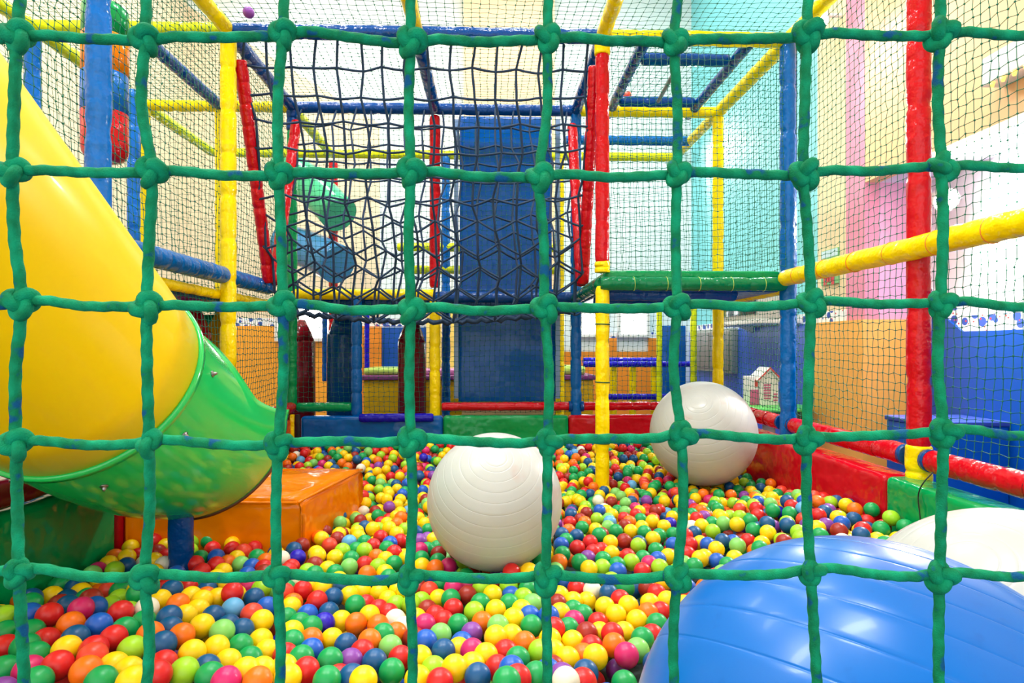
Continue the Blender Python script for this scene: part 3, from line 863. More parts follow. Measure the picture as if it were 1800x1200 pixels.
# television on a bracket
ya, yb = PX(1336, 540, XW - .42)[1], PX(1293, 540, XW - .2)[1]
z0, z1 = PX(1334, 559, XW - .44)[2], PX(1334, 516, XW - .44)[2]
t = empty('television', 'boxy television on a white wall shelf above the toy house', 'television')
box('case', XW - .42, XW - .08, ya, yb, z0, z1, mat('tv_grey', (206, 202, 192), rough=.4), t, bevel=.03)
box('screen', XW - .44, XW - .42, ya + .08, yb - .08, z0 + .05, z1 - .05, mat('tv_screen', (40, 44, 60), rough=.1), t, bevel=.005)
t = empty('wall_shelf', 'white wall shelf carrying the television', 'shelf')
box('board', XW - .46, XW, ya - .03, yb + .06, z0 - .05, z0 - .004, WHITE, t, bevel=.006)
for y in (ya + .1, yb - .1):
    prism_y('bracket', [(XW - .012, z0 - .05), (XW - .2, z0 - .05), (XW - .012, z0 - .13)], y, y + .03, WHITE, t)

# play table with the toy house
YH = 5.75
a = P(1346, 712, YH)
zt = a[2]
t = empty('play_table', 'low round play table with a green top behind the right rail', 'table', (a[0] + .04, YH + .02, 0))
lathe('table_top', [(zt - .04, .34), (zt - .03, .37), (zt - .01, .37), (zt, .35)], mat('table_green', (90, 214, 96), rough=.35), t)
lathe('table_band', [(zt - .11, .35), (zt - .05, .36), (zt - .04, .35)], mat('table_dark', (40, 70, 66), rough=.4), t)
lathe('pedestal', [(0, .2), (.03, .2), (.06, .06), (zt - .11, .06)], WHITE, t)
t = empty('toy_house', 'white toy house with a pink gabled roof edge and pink wall', 'toy house', (a[0], YH + .10, zt))
w, d, h = .125, .10, .24
PINKW = mat('toy_pink', (206, 96, 140), rough=.4)
prism_y('walls', [(-.06, .002), (w, .002), (w, h), (.035, h + .10), (-.06, h)], -d, d, WHITE, t)
prism_y('roof', [(-.075, h - .012), (.035, h + .10), (.035, h + .13), (-.09, h + .005)], -d - .02, d + .02, WHITE, t)
for q in ([(-.09, h - .004), (.035, h + .116), (.035, h + .132), (-.092, h + .008)], [(w + .03, h - .004), (.035, h + .116), (.035, h + .132), (w + .032, h + .008)]):
    prism_y('roof_edge', q, -d - .03, -d - .02, mat('toy_red', (214, 70, 60), rough=.4), t)
prism_y('roof', [(w + .015, h - .012), (.035, h + .10), (.035, h + .13), (w + .03, h + .005)], -d - .02, d + .02, WHITE, t)
box('annex', -.15, -.062, -d * .8, d * .8, .002, .28, WHITE, t, bevel=.004)
box('annex_panel', -.148, -.064, -d * .8 - .006, -d * .8, .004, .15, PINKW, t)
box('window', -.10, -.072, -d * .8 - .006, -d * .8, .18, .25, MATS['toy_red'], t)
for k in range(6):
    box('shutter_slat', -.02, .05, -d - .006, -d, .06 + k * .026, .074 + k * .026, PINKW, t)
for k in range(3):
    box('shutter_slat', .075, .115, -d - .006, -d, .04 + k * .03, .055 + k * .03, PINKW, t)
# blue bench in the alcove
t = empty('alcove_bench', 'plain blue bench box against the alcove wall', 'bench')
box('body', 3.0, XALC - .04, 4.02, 4.45, 0, .70, DADO_B, t, bevel=.01)
box('seat', 2.99, XALC - .035, 4.01, 4.46, .70, .735, mat('bench_top', (52, 74, 160), rough=.35), t, bevel=.008)

# second tube slide far behind the nets
t = empty('tube_slide', 'distant tube slide with a green and a blue section behind the nets', 'slide')
def tubeseg(name, pts, r, m):
    V, Fc = sweep(smooth_path(pts, 6), r, 22); return mesh_obj(name, V, Fc, m, t)
tubeseg('green_section', [P(500, 290, 7.6), P(545, 325, 7.4), P(598, 378, 7.1)], .22, vinyl('slide_green', (70, 180, 130), bump=0.02))
tubeseg('blue_section', [P(495, 425, 7.4), P(545, 440, 7.3), P(595, 465, 7.0)], .23, vinyl('slide_blue', (60, 126, 176), bump=0.02))
V, Fc = pipe_geo((P(586, 400, 7.45)[0], 7.45, 0), (P(586, 400, 7.45)[0], 7.45, P(586, 285, 7.45)[2]), .055)
mesh_obj('support_post', V, Fc, RED, t)

# ---------------------------------------------------------------- near slide: yellow tube, green exit chute
SC = 0.93
C0 = np.array([-1.422, 2.143, -0.096]) * SC + np.array([0, 0, H])
RS = .38 * SC
SLOPE = math.radians(33.4)
AX = np.array([0, math.cos(SLOPE), -math.sin(SLOPE)])
slide = empty('tube_slide', 'big yellow tube slide ending in a green chute over the ball pit', 'slide')
SLY = mat('slide_yellow', (255, 220, 0), rough=.3, spec=.35, coat=.12)
SLG = mat('slide_chute_green', (30, 196, 90), rough=.18, coat=.3)
def shell(path, tangents, r, thick, sides, name, m):
    V = []; n = len(path)
    for rr in (r, r - thick):
        for p, a in zip(path, tangents):
            u = np.array([1.0, 0, 0]); w = np.cross(a, u); w /= np.linalg.norm(w)
            if w[2] > 0: w = -w                                     # w points down
            for k in range(sides):
                th = 2 * math.pi * k / sides
                V.append(p + rr * (math.sin(th) * u + math.cos(th) * w))
    Fc = []; K = n * sides
    for i in range(n - 1):
        for k in range(sides):
            k2 = (k + 1) % sides
            Fc.append((i * sides + k, i * sides + k2, (i + 1) * sides + k2, (i + 1) * sides + k))
            Fc.append((K + i * sides + k, K + (i + 1) * sides + k, K + (i + 1) * sides + k2, K + i * sides + k2))
    for i in (0, n - 1):
        for k in range(sides):
            k2 = (k + 1) % sides
            Fc.append((i * sides + k, i * sides + k2, K + i * sides + k2, K + i * sides + k))
    o = mesh_obj(name, V, Fc, m, slide); fix_normals(o); return o
ts = np.linspace(0, 2.05, 12)
path = [C0 - AX * s for s in ts[::-1]]
shell(path, [AX] * 12, RS, .012, 72, 'yellow_section', SLY)
shell([C0 - AX * .012, C0 + AX * .012], [AX, AX], RS + .012, .02, 72, 'flange', SLG)
# green chute: the tube opens at the top and levels out
def chute_c(u):
    z = C0[2] - math.tan(SLOPE) * u + .32 * u * u
    dz = -math.tan(SLOPE) + .64 * u
    a = np.array([0, 1, dz]); a /= np.linalg.norm(a)
    return np.array([C0[0], C0[1] + u, z]), a
ns, nt_ = 40, 56
V = []
for rr in (RS, RS - .012):
    for i in range(ns + 1):
        s = i / ns
        f = min(1, s / .55); f = f * f * (3 - 2 * f)
        tmax = math.radians(178 - (178 - 110) * f)
        for k in range(nt_ + 1):
            th = -tmax + 2 * tmax * k / nt_
            q = abs(th) / math.radians(110)
            u = s * (.69 + .23 * min(1, q) ** 2)
            p, a = chute_c(u)
            w = np.cross(a, [1.0, 0, 0]); w /= np.linalg.norm(w)
            if w[2] > 0: w = -w
            lip = .012 * max(0, (abs(th) / tmax - .93) / .07) * (rr == RS)
            V.append(p + (rr + lip) * (math.sin(th) * np.array([1.0, 0, 0]) + math.cos(th) * w))
Fc = []; K = (ns + 1) * (nt_ + 1); W = nt_ + 1
for i in range(ns):
    for k in range(nt_):
        Fc.append((i * W + k, i * W + k + 1, (i + 1) * W + k + 1, (i + 1) * W + k))
        Fc.append((K + i * W + k, K + (i + 1) * W + k, K + (i + 1) * W + k + 1, K + i * W + k + 1))
for i in range(ns):
    for k in (0, nt_):
        Fc.append((i * W + k, (i + 1) * W + k, K + (i + 1) * W + k, K + i * W + k))
for k in range(nt_):
    for i in (0, ns):
        Fc.append((i * W + k, i * W + k + 1, K + i * W + k + 1, K + i * W + k))
ch = mesh_obj('exit_chute', V, Fc, SLG, slide); fix_normals(ch)
ch['label'] = 'open green chute at the end of the yellow tube'
# rubber edging along the bottom of the exit
edge = [np.array(V[ns * W + k]) + np.array([0, .004, 0]) for k in range(8, nt_ - 7)]
EV, EF = sweep(edge, .009, 8)
mesh_obj('rubber_edge', EV, EF, mat('rubber_brown', (96, 42, 16), rough=.5), slide)
# bolts through the flange
for deg in (62, 18, -30, 100):
    th = math.radians(deg); p, a = chute_c(.09)
    w = np.cross(a, [1.0, 0, 0]); w = -w if w[2] > 0 else w; w /= np.linalg.norm(w)
    nrm = math.sin(th) * np.array([1.0, 0, 0]) + math.cos(th) * w
    b0 = p + nrm * RS
    BV, BF = sweep([b0, b0 + nrm * .003, b0 + nrm * .0031, b0 + nrm * .012, b0 + nrm * .018], [.012, .012, .007, .006, .002], 10)
    mesh_obj('bolt', BV, BF, STEEL, slide)
sp = P(318, 900, 2.5)
pipe('support_post', (sp[0], 2.5, .15), (sp[0], 2.5, H - .66), NAVY, slide, 'dark blue padded post carrying the chute', r=.047)

# ---------------------------------------------------------------- orange foam block
def foam_block():
    zt_ = H - .70
    Fp, Rp = PZ(523, 880, zt_), PZ(637, 823, zt_)
    e1 = Rp - Fp; L = np.linalg.norm(e1); e1 = e1 / L
    e2 = np.array([-.9995, .03, 0.0])
    Wd = .78
    bm = box_mesh(0, 1, 0, 1, 0, 1)
    bmesh.ops.subdivide_edges(bm, edges=bm.edges[:], cuts=9, use_grid_fill=True)
    for v in bm.verts:
        u, s, h_ = v.co
        p = Fp + e1 * L * u + e2 * Wd * s
        z = .15 + (zt_ - .15) * h_
        bulge = .02 * math.sin(math.pi * u) * math.sin(math.pi * s)
        if h_ > .99: z += bulge + .006 * math.sin(9 * u + 4 * s)
        if u < .01 or u > .99 or s < .01 or s > .99:
            z -= .0
        v.co = Vector((p[0], p[1], z))
    bmesh.ops.bevel(bm, geom=[e for e in bm.edges if e.calc_face_angle(0) > .9], offset=.014, segments=2, affect='EDGES')
    o = bm_obj('foam_block', bm, ORANGE_V, smooth=True)
    tag(o, 'glossy orange vinyl foam block under the chute exit', 'foam block')
    # seam welts along the top edges
    c = [Fp, Rp, Rp + e2 * Wd, Fp + e2 * Wd]
    for i in range(4):
        SV, SF = sweep([c[i] + np.array([0, 0, -.008]), (c[i] + c[(i + 1) % 4]) / 2 + np.array([0, 0, -.006]), c[(i + 1) % 4] + np.array([0, 0, -.008])], .006, 6)
        mesh_obj('seam_welt', SV, SF, ORANGE_V, o)
    return Fp, e1, e2, L, Wd
FB = foam_block()

# ---------------------------------------------------------------- exercise balls
def exercise_ball(label, c, R, axis, m, seed):
    c = np.asarray(c, float) + np.array([0, 0, H])
    t = empty('exercise_ball', label, 'exercise ball', tuple(c))
    a = np.asarray(axis, float); a /= np.linalg.norm(a)
    ref = np.array([0, 0, 1.0]) if abs(a[2]) < .9 else np.array([1.0, 0, 0])
    u = np.cross(a, ref); u /= np.linalg.norm(u); w = np.cross(a, u)
    groove = [math.radians(g) for g in (9, 14, 22, 30, 38, 47, 56, 65, 74, 83, 97, 106, 115, 124, 133, 142, 150, 158, 166)]
    phis = sorted(set([k * math.pi / 72 for k in range(1, 72)] + [g + d for g in groove for d in (-.008, -.003, 0, .003, .008)]))
    seg = 96; V = [a * R]
    for ph in phis:
        rr = R
        for g in groove:
            dd = ph - g
            rr -= R * .0026 * math.exp(-(dd / .0030) ** 2)
        for k in range(seg):
            th = 2 * math.pi * k / seg
            V.append(rr * (math.cos(ph) * a + math.sin(ph) * (math.cos(th) * u + math.sin(th) * w)))
    V.append(-a * R); n = len(phis); Fc = []
    for k in range(seg):
        k2 = (k + 1) % seg
        Fc.append((0, 1 + k, 1 + k2)); Fc.append((len(V) - 1, 1 + (n - 1) * seg + k2, 1 + (n - 1) * seg + k))
        for i in range(n - 1):
            Fc.append((1 + i * seg + k, 1 + (i + 1) * seg + k, 1 + (i + 1) * seg + k2, 1 + i * seg + k2))
    o = mesh_obj('ball_shell', V, Fc, m, t); fix_normals(o)
    b0 = -a * R
    PV, PF = sweep([b0 * .99, b0 * 1.004, b0 * 1.012], [.012, .012, .007], 12)
    mesh_obj('valve_plug', PV, PF, WHITE, t)
    return c, R
def pearl(name, rgb, rgb2, sc):
    m = mat(name, rgb, rough=.3, spec=.3, coat=.05)
    nt = m.node_tree; b = nt.nodes['Principled BSDF']
    tc = nt.nodes.new('ShaderNodeTexCoord'); n = nt.nodes.new('ShaderNodeTexNoise'); n.inputs['Scale'].default_value = sc; n.inputs['Detail'].default_value = 4
    r = nt.nodes.new('ShaderNodeValToRGB'); r.color_ramp.elements[0].position = .62; r.color_ramp.elements[1].position = .8
    r.color_ramp.elements[0].color = srgb(*rgb); r.color_ramp.elements[1].color = srgb(*rgb2)
    nt.links.new(tc.outputs['Object'], n.inputs['Vector']); nt.links.new(n.outputs['Fac'], r.inputs[0]); nt.links.new(r.outputs[0], b.inputs['Base Color'])
    return m
PEARL = pearl('pearl_white', (190, 195, 192), (190, 168, 160), 6)
BBLUE = pearl('ball_blue', (0, 102, 190), (0, 94, 178), 30)
def toward(c, px, py, R):
    """direction from a ball's centre to the point of its surface seen at a pixel"""
    c = np.asarray(c); r = P(px, py, 1.0) - np.array([0, 0, H]); r /= np.linalg.norm(r)
    b = np.dot(r, c); t = b - math.sqrt(max(0, b * b - np.dot(c, c) + R * R))
    return r * t - c
BALLS = []
cw = (.011, 2.467, -.632)
BALLS.append(exercise_ball('pearl white exercise ball in the middle of the ball pit', cw, .277, toward(cw, 872, 803, .277), PEARL, 1))
BALLS.append(exercise_ball('larger white exercise ball at the back under the green platform', (1.39, 3.90, -.568), .342, (-.35, -.75, .75), PEARL, 2))
BALLS.append(exercise_ball('big blue exercise ball close to the net at lower right', (.528, .809, -.608), .332, (.5, .45, .8), BBLUE, 3))
cr = (1.072, 1.18, -.648)
BALLS.append(exercise_ball('white exercise ball half hidden behind the blue one', cr, .311, toward(cr, 1700, 985, .311), PEARL, 4))

# ---------------------------------------------------------------- the balls of the pit
BR = .035
BCOL = {'y': ('yellow', (255, 214, 6)), 'g': ('green', (10, 160, 84)), 'l': ('lime green', (160, 218, 40)), 'p': ('pale green', (130, 208, 104)),
        'r': ('red', (216, 32, 34)), 't': ('coral red', (232, 70, 48)), 'd': ('dark red', (158, 40, 30)), 'b': ('dark blue', (10, 84, 140)),
        'k': ('royal blue', (24, 94, 200)), 's': ('sky blue', (100, 176, 228)), 'o': ('orange', (244, 116, 12)), 'w': ('white', (238, 236, 216)),
        'v': ('violet', (134, 66, 164)), 'n': ('magenta', (208, 34, 110)), 'i': ('indigo', (40, 24, 190))}
KEYS = list(BCOL)
BMAT = [mat('ball_' + BCOL[k][0].replace(' ', '_'), BCOL[k][1], rough=.36, spec=.45) for k in KEYS]
WEI = dict(y=.235, g=.14, l=.10, p=.05, r=.12, t=.04, d=.075, b=.075, k=.035, s=.008, o=.075, w=.025, v=.032, n=.03, i=.007)
wts = np.array([WEI[k] for k in KEYS]); wts /= wts.sum()

SEEDS = {
 (0, 940): "335,190,y;390,230,y;515,150,g;625,180,l;685,30,o;850,30,l;575,75,d;660,95,d;780,105,g;820,130,d;910,135,g;930,180,o;1060,100,y;1100,40,b;1030,180,y;1025,250,b;700,230,g;705,245,r;770,195,d;880,235,y;790,290,n;930,285,l;815,385,y;440,350,d;280,375,d;490,235,d;420,500,y;560,395,y;610,430,b;655,470,y;705,515,g;275,440,b;250,520,b;235,650,k;400,650,r;550,580,b;575,725,o;770,590,k;800,735,k;980,630,r;975,455,g;885,450,t;1130,510,g;610,840,b;370,860,r;920,840,r;1010,770,g;250,790,g;205,910,g;540,930,y;280,980,g;235,1100,n;465,1060,r;760,930,r;750,990,t;700,1105,o;920,1070,y;1070,930,l;1040,1110,y;920,1100,l;820,1190,g;295,1195,g;1075,1190,y;1190,600,w;1165,710,g;1210,440,v;1220,810,o;1300,530,y;1310,390,l;1330,240,w;1250,210,y;1280,140,d;1345,180,r;1345,90,y;1320,890,b;1325,1050,r;1270,1140,r;40,420,y;30,510,g;35,670,l;40,800,g;40,920,r;30,1100,g;480,410,g",
 (250, 940): "195,85,y;320,50,g;385,130,l;235,190,r;440,25,o;540,50,g;650,35,p;730,75,y;840,50,g;945,40,g;570,115,r;600,180,k;765,190,y;800,240,p;820,135,t;910,110,r;1025,90,t;930,180,g;1000,215,o;1090,160,y;1170,55,k;1230,120,b;1295,85,d;1260,185,i;1210,265,r;430,235,r;470,190,g;480,300,r;600,245,r;655,300,y;690,230,o;985,270,r;890,260,k;275,320,k;245,445,p;370,430,r;490,420,g;590,400,b;750,390,v;850,330,k;870,420,n;965,440,l;905,515,b;760,490,y;610,515,y;485,535,y;450,610,y;350,660,y;290,565,o;575,665,b;735,600,s;690,570,s;700,740,b;810,775,b;890,645,t;970,700,y;1010,590,k;485,740,y;535,800,y;320,820,o;220,670,b;225,765,b;180,1050,r;405,960,y;600,920,y;795,905,g;960,860,y;1010,950,y;870,1010,g;695,1035,y;340,1110,l;520,1085,b;550,1150,g;680,1190,n;970,1100,y;840,1110,y;935,1190,o;1150,470,t;1300,450,r;1205,590,y;1170,680,g;1340,650,k;1280,720,g;1370,750,g;1215,790,y;1215,870,g;1160,980,r;1290,1000,g;1150,1080,y;1180,1160,y;1330,1100,r;1370,940,k;1370,850,o;1340,300,l",
 (500, 940): "365,85,t;300,30,y;255,150,y;410,185,y;470,130,l;245,245,d;350,280,y;410,310,g;440,370,y;525,260,p;540,195,g;525,60,s;580,120,g;600,15,y;650,60,g;720,90,r;780,20,r;745,180,o;650,240,r;760,260,l;830,110,g;890,145,r;820,200,y;855,70,k;890,235,g;670,320,o;815,310,y;845,350,g;940,50,r;990,190,y;1095,50,v;1160,35,v;1100,125,n;1160,120,g;1110,195,g;1240,105,g;1250,155,d;1115,255,y;1225,270,o;1245,215,g;1330,255,n;1210,40,y;310,430,y;265,535,r;395,510,b;360,630,b;525,495,y;630,460,y;770,470,y;840,530,y;575,570,g;660,565,r;765,605,r;845,640,r;905,570,l;1030,565,l;1090,440,d;1175,455,t;1250,520,y;1260,400,g;1110,540,l;1160,610,d;1070,680,y;1140,730,n;1225,655,r;1290,700,r;1350,520,g;1370,600,r;1370,430,n;690,655,y;580,720,o;460,700,y;320,720,i;235,745,g;760,735,o;900,690,w;970,750,w;690,860,o;800,810,g;860,910,p;905,800,o;500,895,b;385,850,y;270,860,o;265,955,k;370,1020,g;535,1025,v;630,950,r;730,1030,b;870,1110,g;640,1180,y;345,1180,g;440,1160,r;545,1160,b;1100,1000,y;1145,865,k;1265,810,p;1290,945,b;1210,1090,l;1380,1080,y;1080,1170,y;940,1000,r;1050,840,d;1260,1195,r;920,450,y",
 (750, 940): "330,490,d;445,430,l;535,485,y;435,555,g;255,730,g;385,625,l;450,710,o;560,610,y;685,495,k;665,415,l;820,440,g;670,560,g;785,510,l;860,560,p;770,610,y;705,680,y;580,740,p;835,660,k;850,740,g;365,800,v;560,830,y;690,820,y;795,880,o;640,950,r;480,980,y;370,940,n;260,930,y;370,1060,y;415,1150,b;575,1080,r;650,1190,g;740,1010,g;690,1090,k;790,1070,g;920,950,l;890,1140,g;740,1165,r;985,1110,k;1020,1080,d;1000,850,y;1035,760,r;990,660,k;1085,635,y;1060,560,d;1000,480,y;1080,490,y;1120,380,k;1215,435,r;1345,450,w;1190,540,y;1300,540,y;1270,650,g;1190,610,g;1195,700,n;1150,760,g;1300,800,d;1185,870,y;1145,1010,y;1030,950,y;1340,910,r;1275,980,o;1100,1150,v;1130,1190,w;1290,1120,b;1370,990,y;285,880,k;1270,1195,r;555,400,d;830,300,y;755,290,k;690,305,r;920,220,g",
 (980, 900): "100,85,r;110,20,b;185,60,d;215,20,d;220,85,o;320,55,l;425,80,s;445,50,y;200,125,g;310,140,y;90,150,o;35,180,b;155,195,b;220,160,b;70,230,g;30,265,k;360,180,d;475,155,g;430,245,y;410,120,p;540,50,r;635,20,r;585,80,o;550,110,d;595,155,y;685,120,y;770,75,y;865,115,y;675,60,g;540,235,d;775,215,y;705,165,g;825,190,g;655,270,l;800,310,g;265,245,r;160,290,r;290,325,r;40,340,g;180,405,g;245,375,v;440,335,y;370,385,g;365,450,l;255,460,y;570,360,r;600,405,l;695,375,g;745,420,n;690,480,r;830,450,l;815,385,k;900,360,y;485,430,g;490,480,k;440,560,l;550,615,g;415,660,b;510,710,r;575,760,y;385,770,y;475,835,y;640,720,y;750,740,y;730,620,d;805,660,r;890,720,y;850,570,y;735,820,o;645,880,y;810,910,g;840,810,r;330,900,r;445,990,r;540,980,y;290,1100,r;460,1080,o;690,1030,g;650,1120,p;560,1160,n;340,1150,y;770,1000,r;345,980,y;1040,55,y;1130,50,r;1090,120,w;1190,40,v;1170,110,y;1255,90,g;1260,155,l;1335,40,y;1350,90,p;1040,190,r;1075,260,r;1160,250,y;1220,265,k;1340,235,b;1195,365,y;1290,300,y;1295,400,k;1055,340,r;1030,420,p;940,265,k;1110,170,b;1110,440,g;1005,680,r;940,180,g",
}
def inside_block(p, pad=BR):
    Fp, e1, e2, L, Wd = FB
    d = np.asarray(p) - Fp
    return (-pad < d @ e1 < L + pad) and (-pad < d @ e2 < Wd + pad)
OBST = [(XC, Y1, .085), (sp[0], 2.5, .085)]
XMIN, XMAX, YMIN, YMAX = XA + .067, XD - .165, .60, Y2 - .13
def mound(x, y):
    m = .11 * min(1, max(0, (-.4 - x) / .6)) * min(1, max(0, (2.3 - y) / .5))
    return m + .13 * min(1, max(0, (x - .95) / .55)) * min(1, max(0, (3.5 - y) / .6)) * min(1, max(0, (y - 1.5) / .4))
def surf_c(x, y):
    """height of the topmost ball centres"""
    h = SURF - BR + .012 * math.sin(3.1 * x + 1.3) * math.sin(2.3 * y) + .010 * math.sin(7 * x - 5 * y)
    h += .095 * min(1, max(0, (y - 4.1) / .8)) + mound(x, y)
    return h
# seeds: balls read off the photograph, slid along their sight lines until none overlap
px = []; ck = []
for (ox, oy), s in SEEDS.items():
    for it in s.split(';'):
        a, b, c = it.split(',')
        px.append((ox + int(a) * 300 / 1385, oy + int(b) * 300 / 1385)); ck.append(c)
px = np.array(px)
keep = []
for i in range(len(px)):
    if all(np.hypot(*(px[i] - px[j])) > (13 if px[i, 1] < 1020 else 17) or (ck[i] != ck[j] and np.hypot(*(px[i] - px[j])) > 9) for j in keep): keep.append(i)
px = px[keep]; ck = [ck[i] for i in keep]
R3 = np.array([P(a, b, 1.0) - np.array([0, 0, H]) for a, b in px]); R3 /= np.linalg.norm(R3, axis=1)[:, None]
ZT = SURF - BR - H
t0 = ZT / R3[:, 2]
for _ in range(4): t0 = np.array([(ZT + mound(*(r * t)[:2])) / r[2] for r, t in zip(R3, t0)])
tt = t0.copy()
cb = np.array([c - np.array([0, 0, H]) for c, r in BALLS]); rb = np.array([r for c, r in BALLS])
for it in range(900):
    p = R3 * tt[:, None]
    d = p[:, None] - p[None]; D = np.sqrt((d ** 2).sum(2)) + np.eye(len(p))
    ov = np.clip(2 * BR - D, 0, None)
    nearer = tt[:, None] < tt[None]
    tt += np.where(nearer, -ov, ov).sum(1) * .35
    db = np.sqrt(((p[:, None] - cb[None]) ** 2).sum(2)) - rb[None] - BR
    tt -= np.clip(-db, 0, .02).sum(1) * .3
    tt += (t0 - tt) * (.04 if it < 500 else .006)
seedp = R3 * tt[:, None] + np.array([0, 0, H])
class Grid:
    def __init__(s): s.g = {}; s.p = []
    def near(s, x, y):
        i, j = int(x // .07), int(y // .07)
        for a in (i - 1, i, i + 1):
            for b in (j - 1, j, j + 1):
                yield from s.g.get((a, b), ())
    def add(s, x, y, z, c):
        s.g.setdefault((int(x // .07), int(y // .07)), []).append((x, y, z)); s.p.append((x, y, z, c))
    def rest(s, x, y, base):
        z = base
        for (a, b, c) in s.near(x, y):
            dd = (a - x) ** 2 + (b - y) ** 2
            if dd < .0049:
                q = c + math.sqrt(.0049 - dd)
                if q > z: z = q
        return z
def free(x, y, z):
    for (ox, oy, orr) in OBST:
        if (x - ox) ** 2 + (y - oy) ** 2 < orr * orr: return False
    for c, r in BALLS:
        if (x - c[0]) ** 2 + (y - c[1]) ** 2 + (z - c[2]) ** 2 < (r + BR) ** 2: return False
    return not inside_block((x, y, z))
G = Grid(); R_ = random.Random(11)
def pour(attempts, zmax, base, k):
    for _ in range(attempts):
        best = None
        for _k in range(k):
            x = R_.uniform(XMIN, XMAX); y = R_.uniform(YMIN, YMAX)
            z = G.rest(x, y, base + .095 * min(1, max(0, (y - 4.1) / .8)) + mound(x, y))
            m = z - zmax(x, y)
            if best is None or m < best[0]: best = (m, x, y, z)
        m, x, y, z = best
        if m <= 0 and free(x, y, z): G.add(x, y, z, R_.choices(KEYS, weights=[WEI[q] for q in KEYS])[0])
BASE = .235
pour(5200, lambda x, y: surf_c(x, y) - .085, BASE, 4)
seed_ok = []
for q, c in zip(seedp, ck):
    if not (XMIN < q[0] < XMAX and q[2] > .26): continue
    if any(np.linalg.norm(q - bc) < br + BR - .006 for bc, br in BALLS): continue
    if inside_block(q, BR - .012) and q[2] < H - .68: continue
    if any(np.linalg.norm(q - s[0]) < 2 * BR - .018 for s in seed_ok): continue
    seed_ok.append((q, c))
low = G.p; G = Grid()
SQ = np.array([s[0] for s in seed_ok])
for (x, y, z, c) in low:
    if ((SQ - (x, y, z)) ** 2).sum(1).min() > (2 * BR - .006) ** 2: G.add(x, y, z, c)
n_low = len(G.p)
for q, c in seed_ok: G.add(q[0], q[1], q[2], c)
n_seed0, n_seed1 = n_low, len(G.p)
pour(9000, surf_c, BASE, 7)
pour(9000, lambda x, y: surf_c(x, y) + .012, BASE, 3)
ALL = np.array([(a, b, c) for a, b, c, _ in G.p]); ACOL = [q[3] for q in G.p]
# which of the near balls show, and how large
U, Vv = project(ALL)
cand = np.where((U > -10) & (U < 1810) & (Vv < 1215) & (Vv > 900))[0]
o = np.array([0, 0, H])
offs = np.array([(0, 0), (.6, 0), (-.6, 0), (0, .6), (0, -.6), (.45, .6), (-.45, .6)]) * BR
rt = np.array([cY, -sY, 0]); up = np.array([0, 0, 1.0])
CC = np.vstack([ALL[cand], np.array([b[0] for b in BALLS])]); CRr = np.array([BR] * len(cand) + [b[1] for b in BALLS])
area = np.zeros(len(ALL)); vis = np.zeros(len(ALL))
dirs_n = CC - o; dist = np.linalg.norm(dirs_n, axis=1)
for ii, i in enumerate(cand):
    cnt = 0
    for a, b in offs:
        q = ALL[i] + rt * a + up * b - o; L = np.linalg.norm(q); q = q / L
        pr = dirs_n @ q
        d2 = dist ** 2 - pr ** 2
        hit = (d2 < CRr ** 2) & (pr - np.sqrt(np.clip(CRr ** 2 - d2, 0, None)) < L - .036)
        hit[ii] = False
        if not hit.any(): cnt += 1
    vis[i] = cnt / len(offs); area[i] = vis[i] / dist[ii] ** 2
order = [i for i in np.argsort(-area) if vis[i] >= .3][:300]
indiv = set(int(i) for i in order)

ball_meshes = {}
def ico(sub):
    bm = bmesh.new(); bmesh.ops.create_icosphere(bm, subdivisions=sub, radius=BR)
    V = np.array([v.co[:] for v in bm.verts]); Fa = np.array([[v.index for v in f.verts] for f in bm.faces]); bm.free()
    return V, Fa
V4, F4 = ico(4); V3, F3 = ico(3); V2, F2 = ico(2)
for k, key in enumerate(KEYS):
    ball_meshes[key] = np_mesh('pit_ball', V4, F4, [BMAT[k]])
# labels by the square of the near net through which a ball is seen
COLS = [30, 257, 492, 721, 958, 1188, 1418, 1653]
ORD = ['leftmost cut', 'first', 'second', 'third', 'fourth', 'fifth', 'sixth', 'seventh', 'rightmost cut']
NTH = 'first second third fourth fifth sixth seventh eighth ninth tenth eleventh twelfth thirteenth fourteenth fifteenth sixteenth seventeenth eighteenth nineteenth twentieth twenty-first twenty-second twenty-third twenty-fourth'.split()
cells = {}
for i in cand:
    if vis[i] < .3: continue
    cc = sum(U[i] > x for x in COLS); rr = 0 if Vv[i] > 1010 else 1
    cells.setdefault((cc, rr, ACOL[i]), []).append(i)
LAB = {}
for (cc, rr, c), L in cells.items():
    L.sort(key=lambda i: U[i])
    where = '%s net square, %s' % (ORD[cc], 'bottom row' if rr == 0 else 'second row up')
    for n, i in enumerate(L):
        if len(L) == 1: LAB[i] = 'only %s pit ball in the %s' % (BCOL[c][0], where)
        else: LAB[i] = '%s %s pit ball from left in the %s' % (NTH[min(n, 23)], BCOL[c][0], where)
for i in order:
    ob = bpy.data.objects.new('pit_ball', ball_meshes[ACOL[i]]); ob.location = tuple(ALL[i]); col.objects.link(ob)
    tag(ob, LAB[i], 'ball', 'balls in the pit')
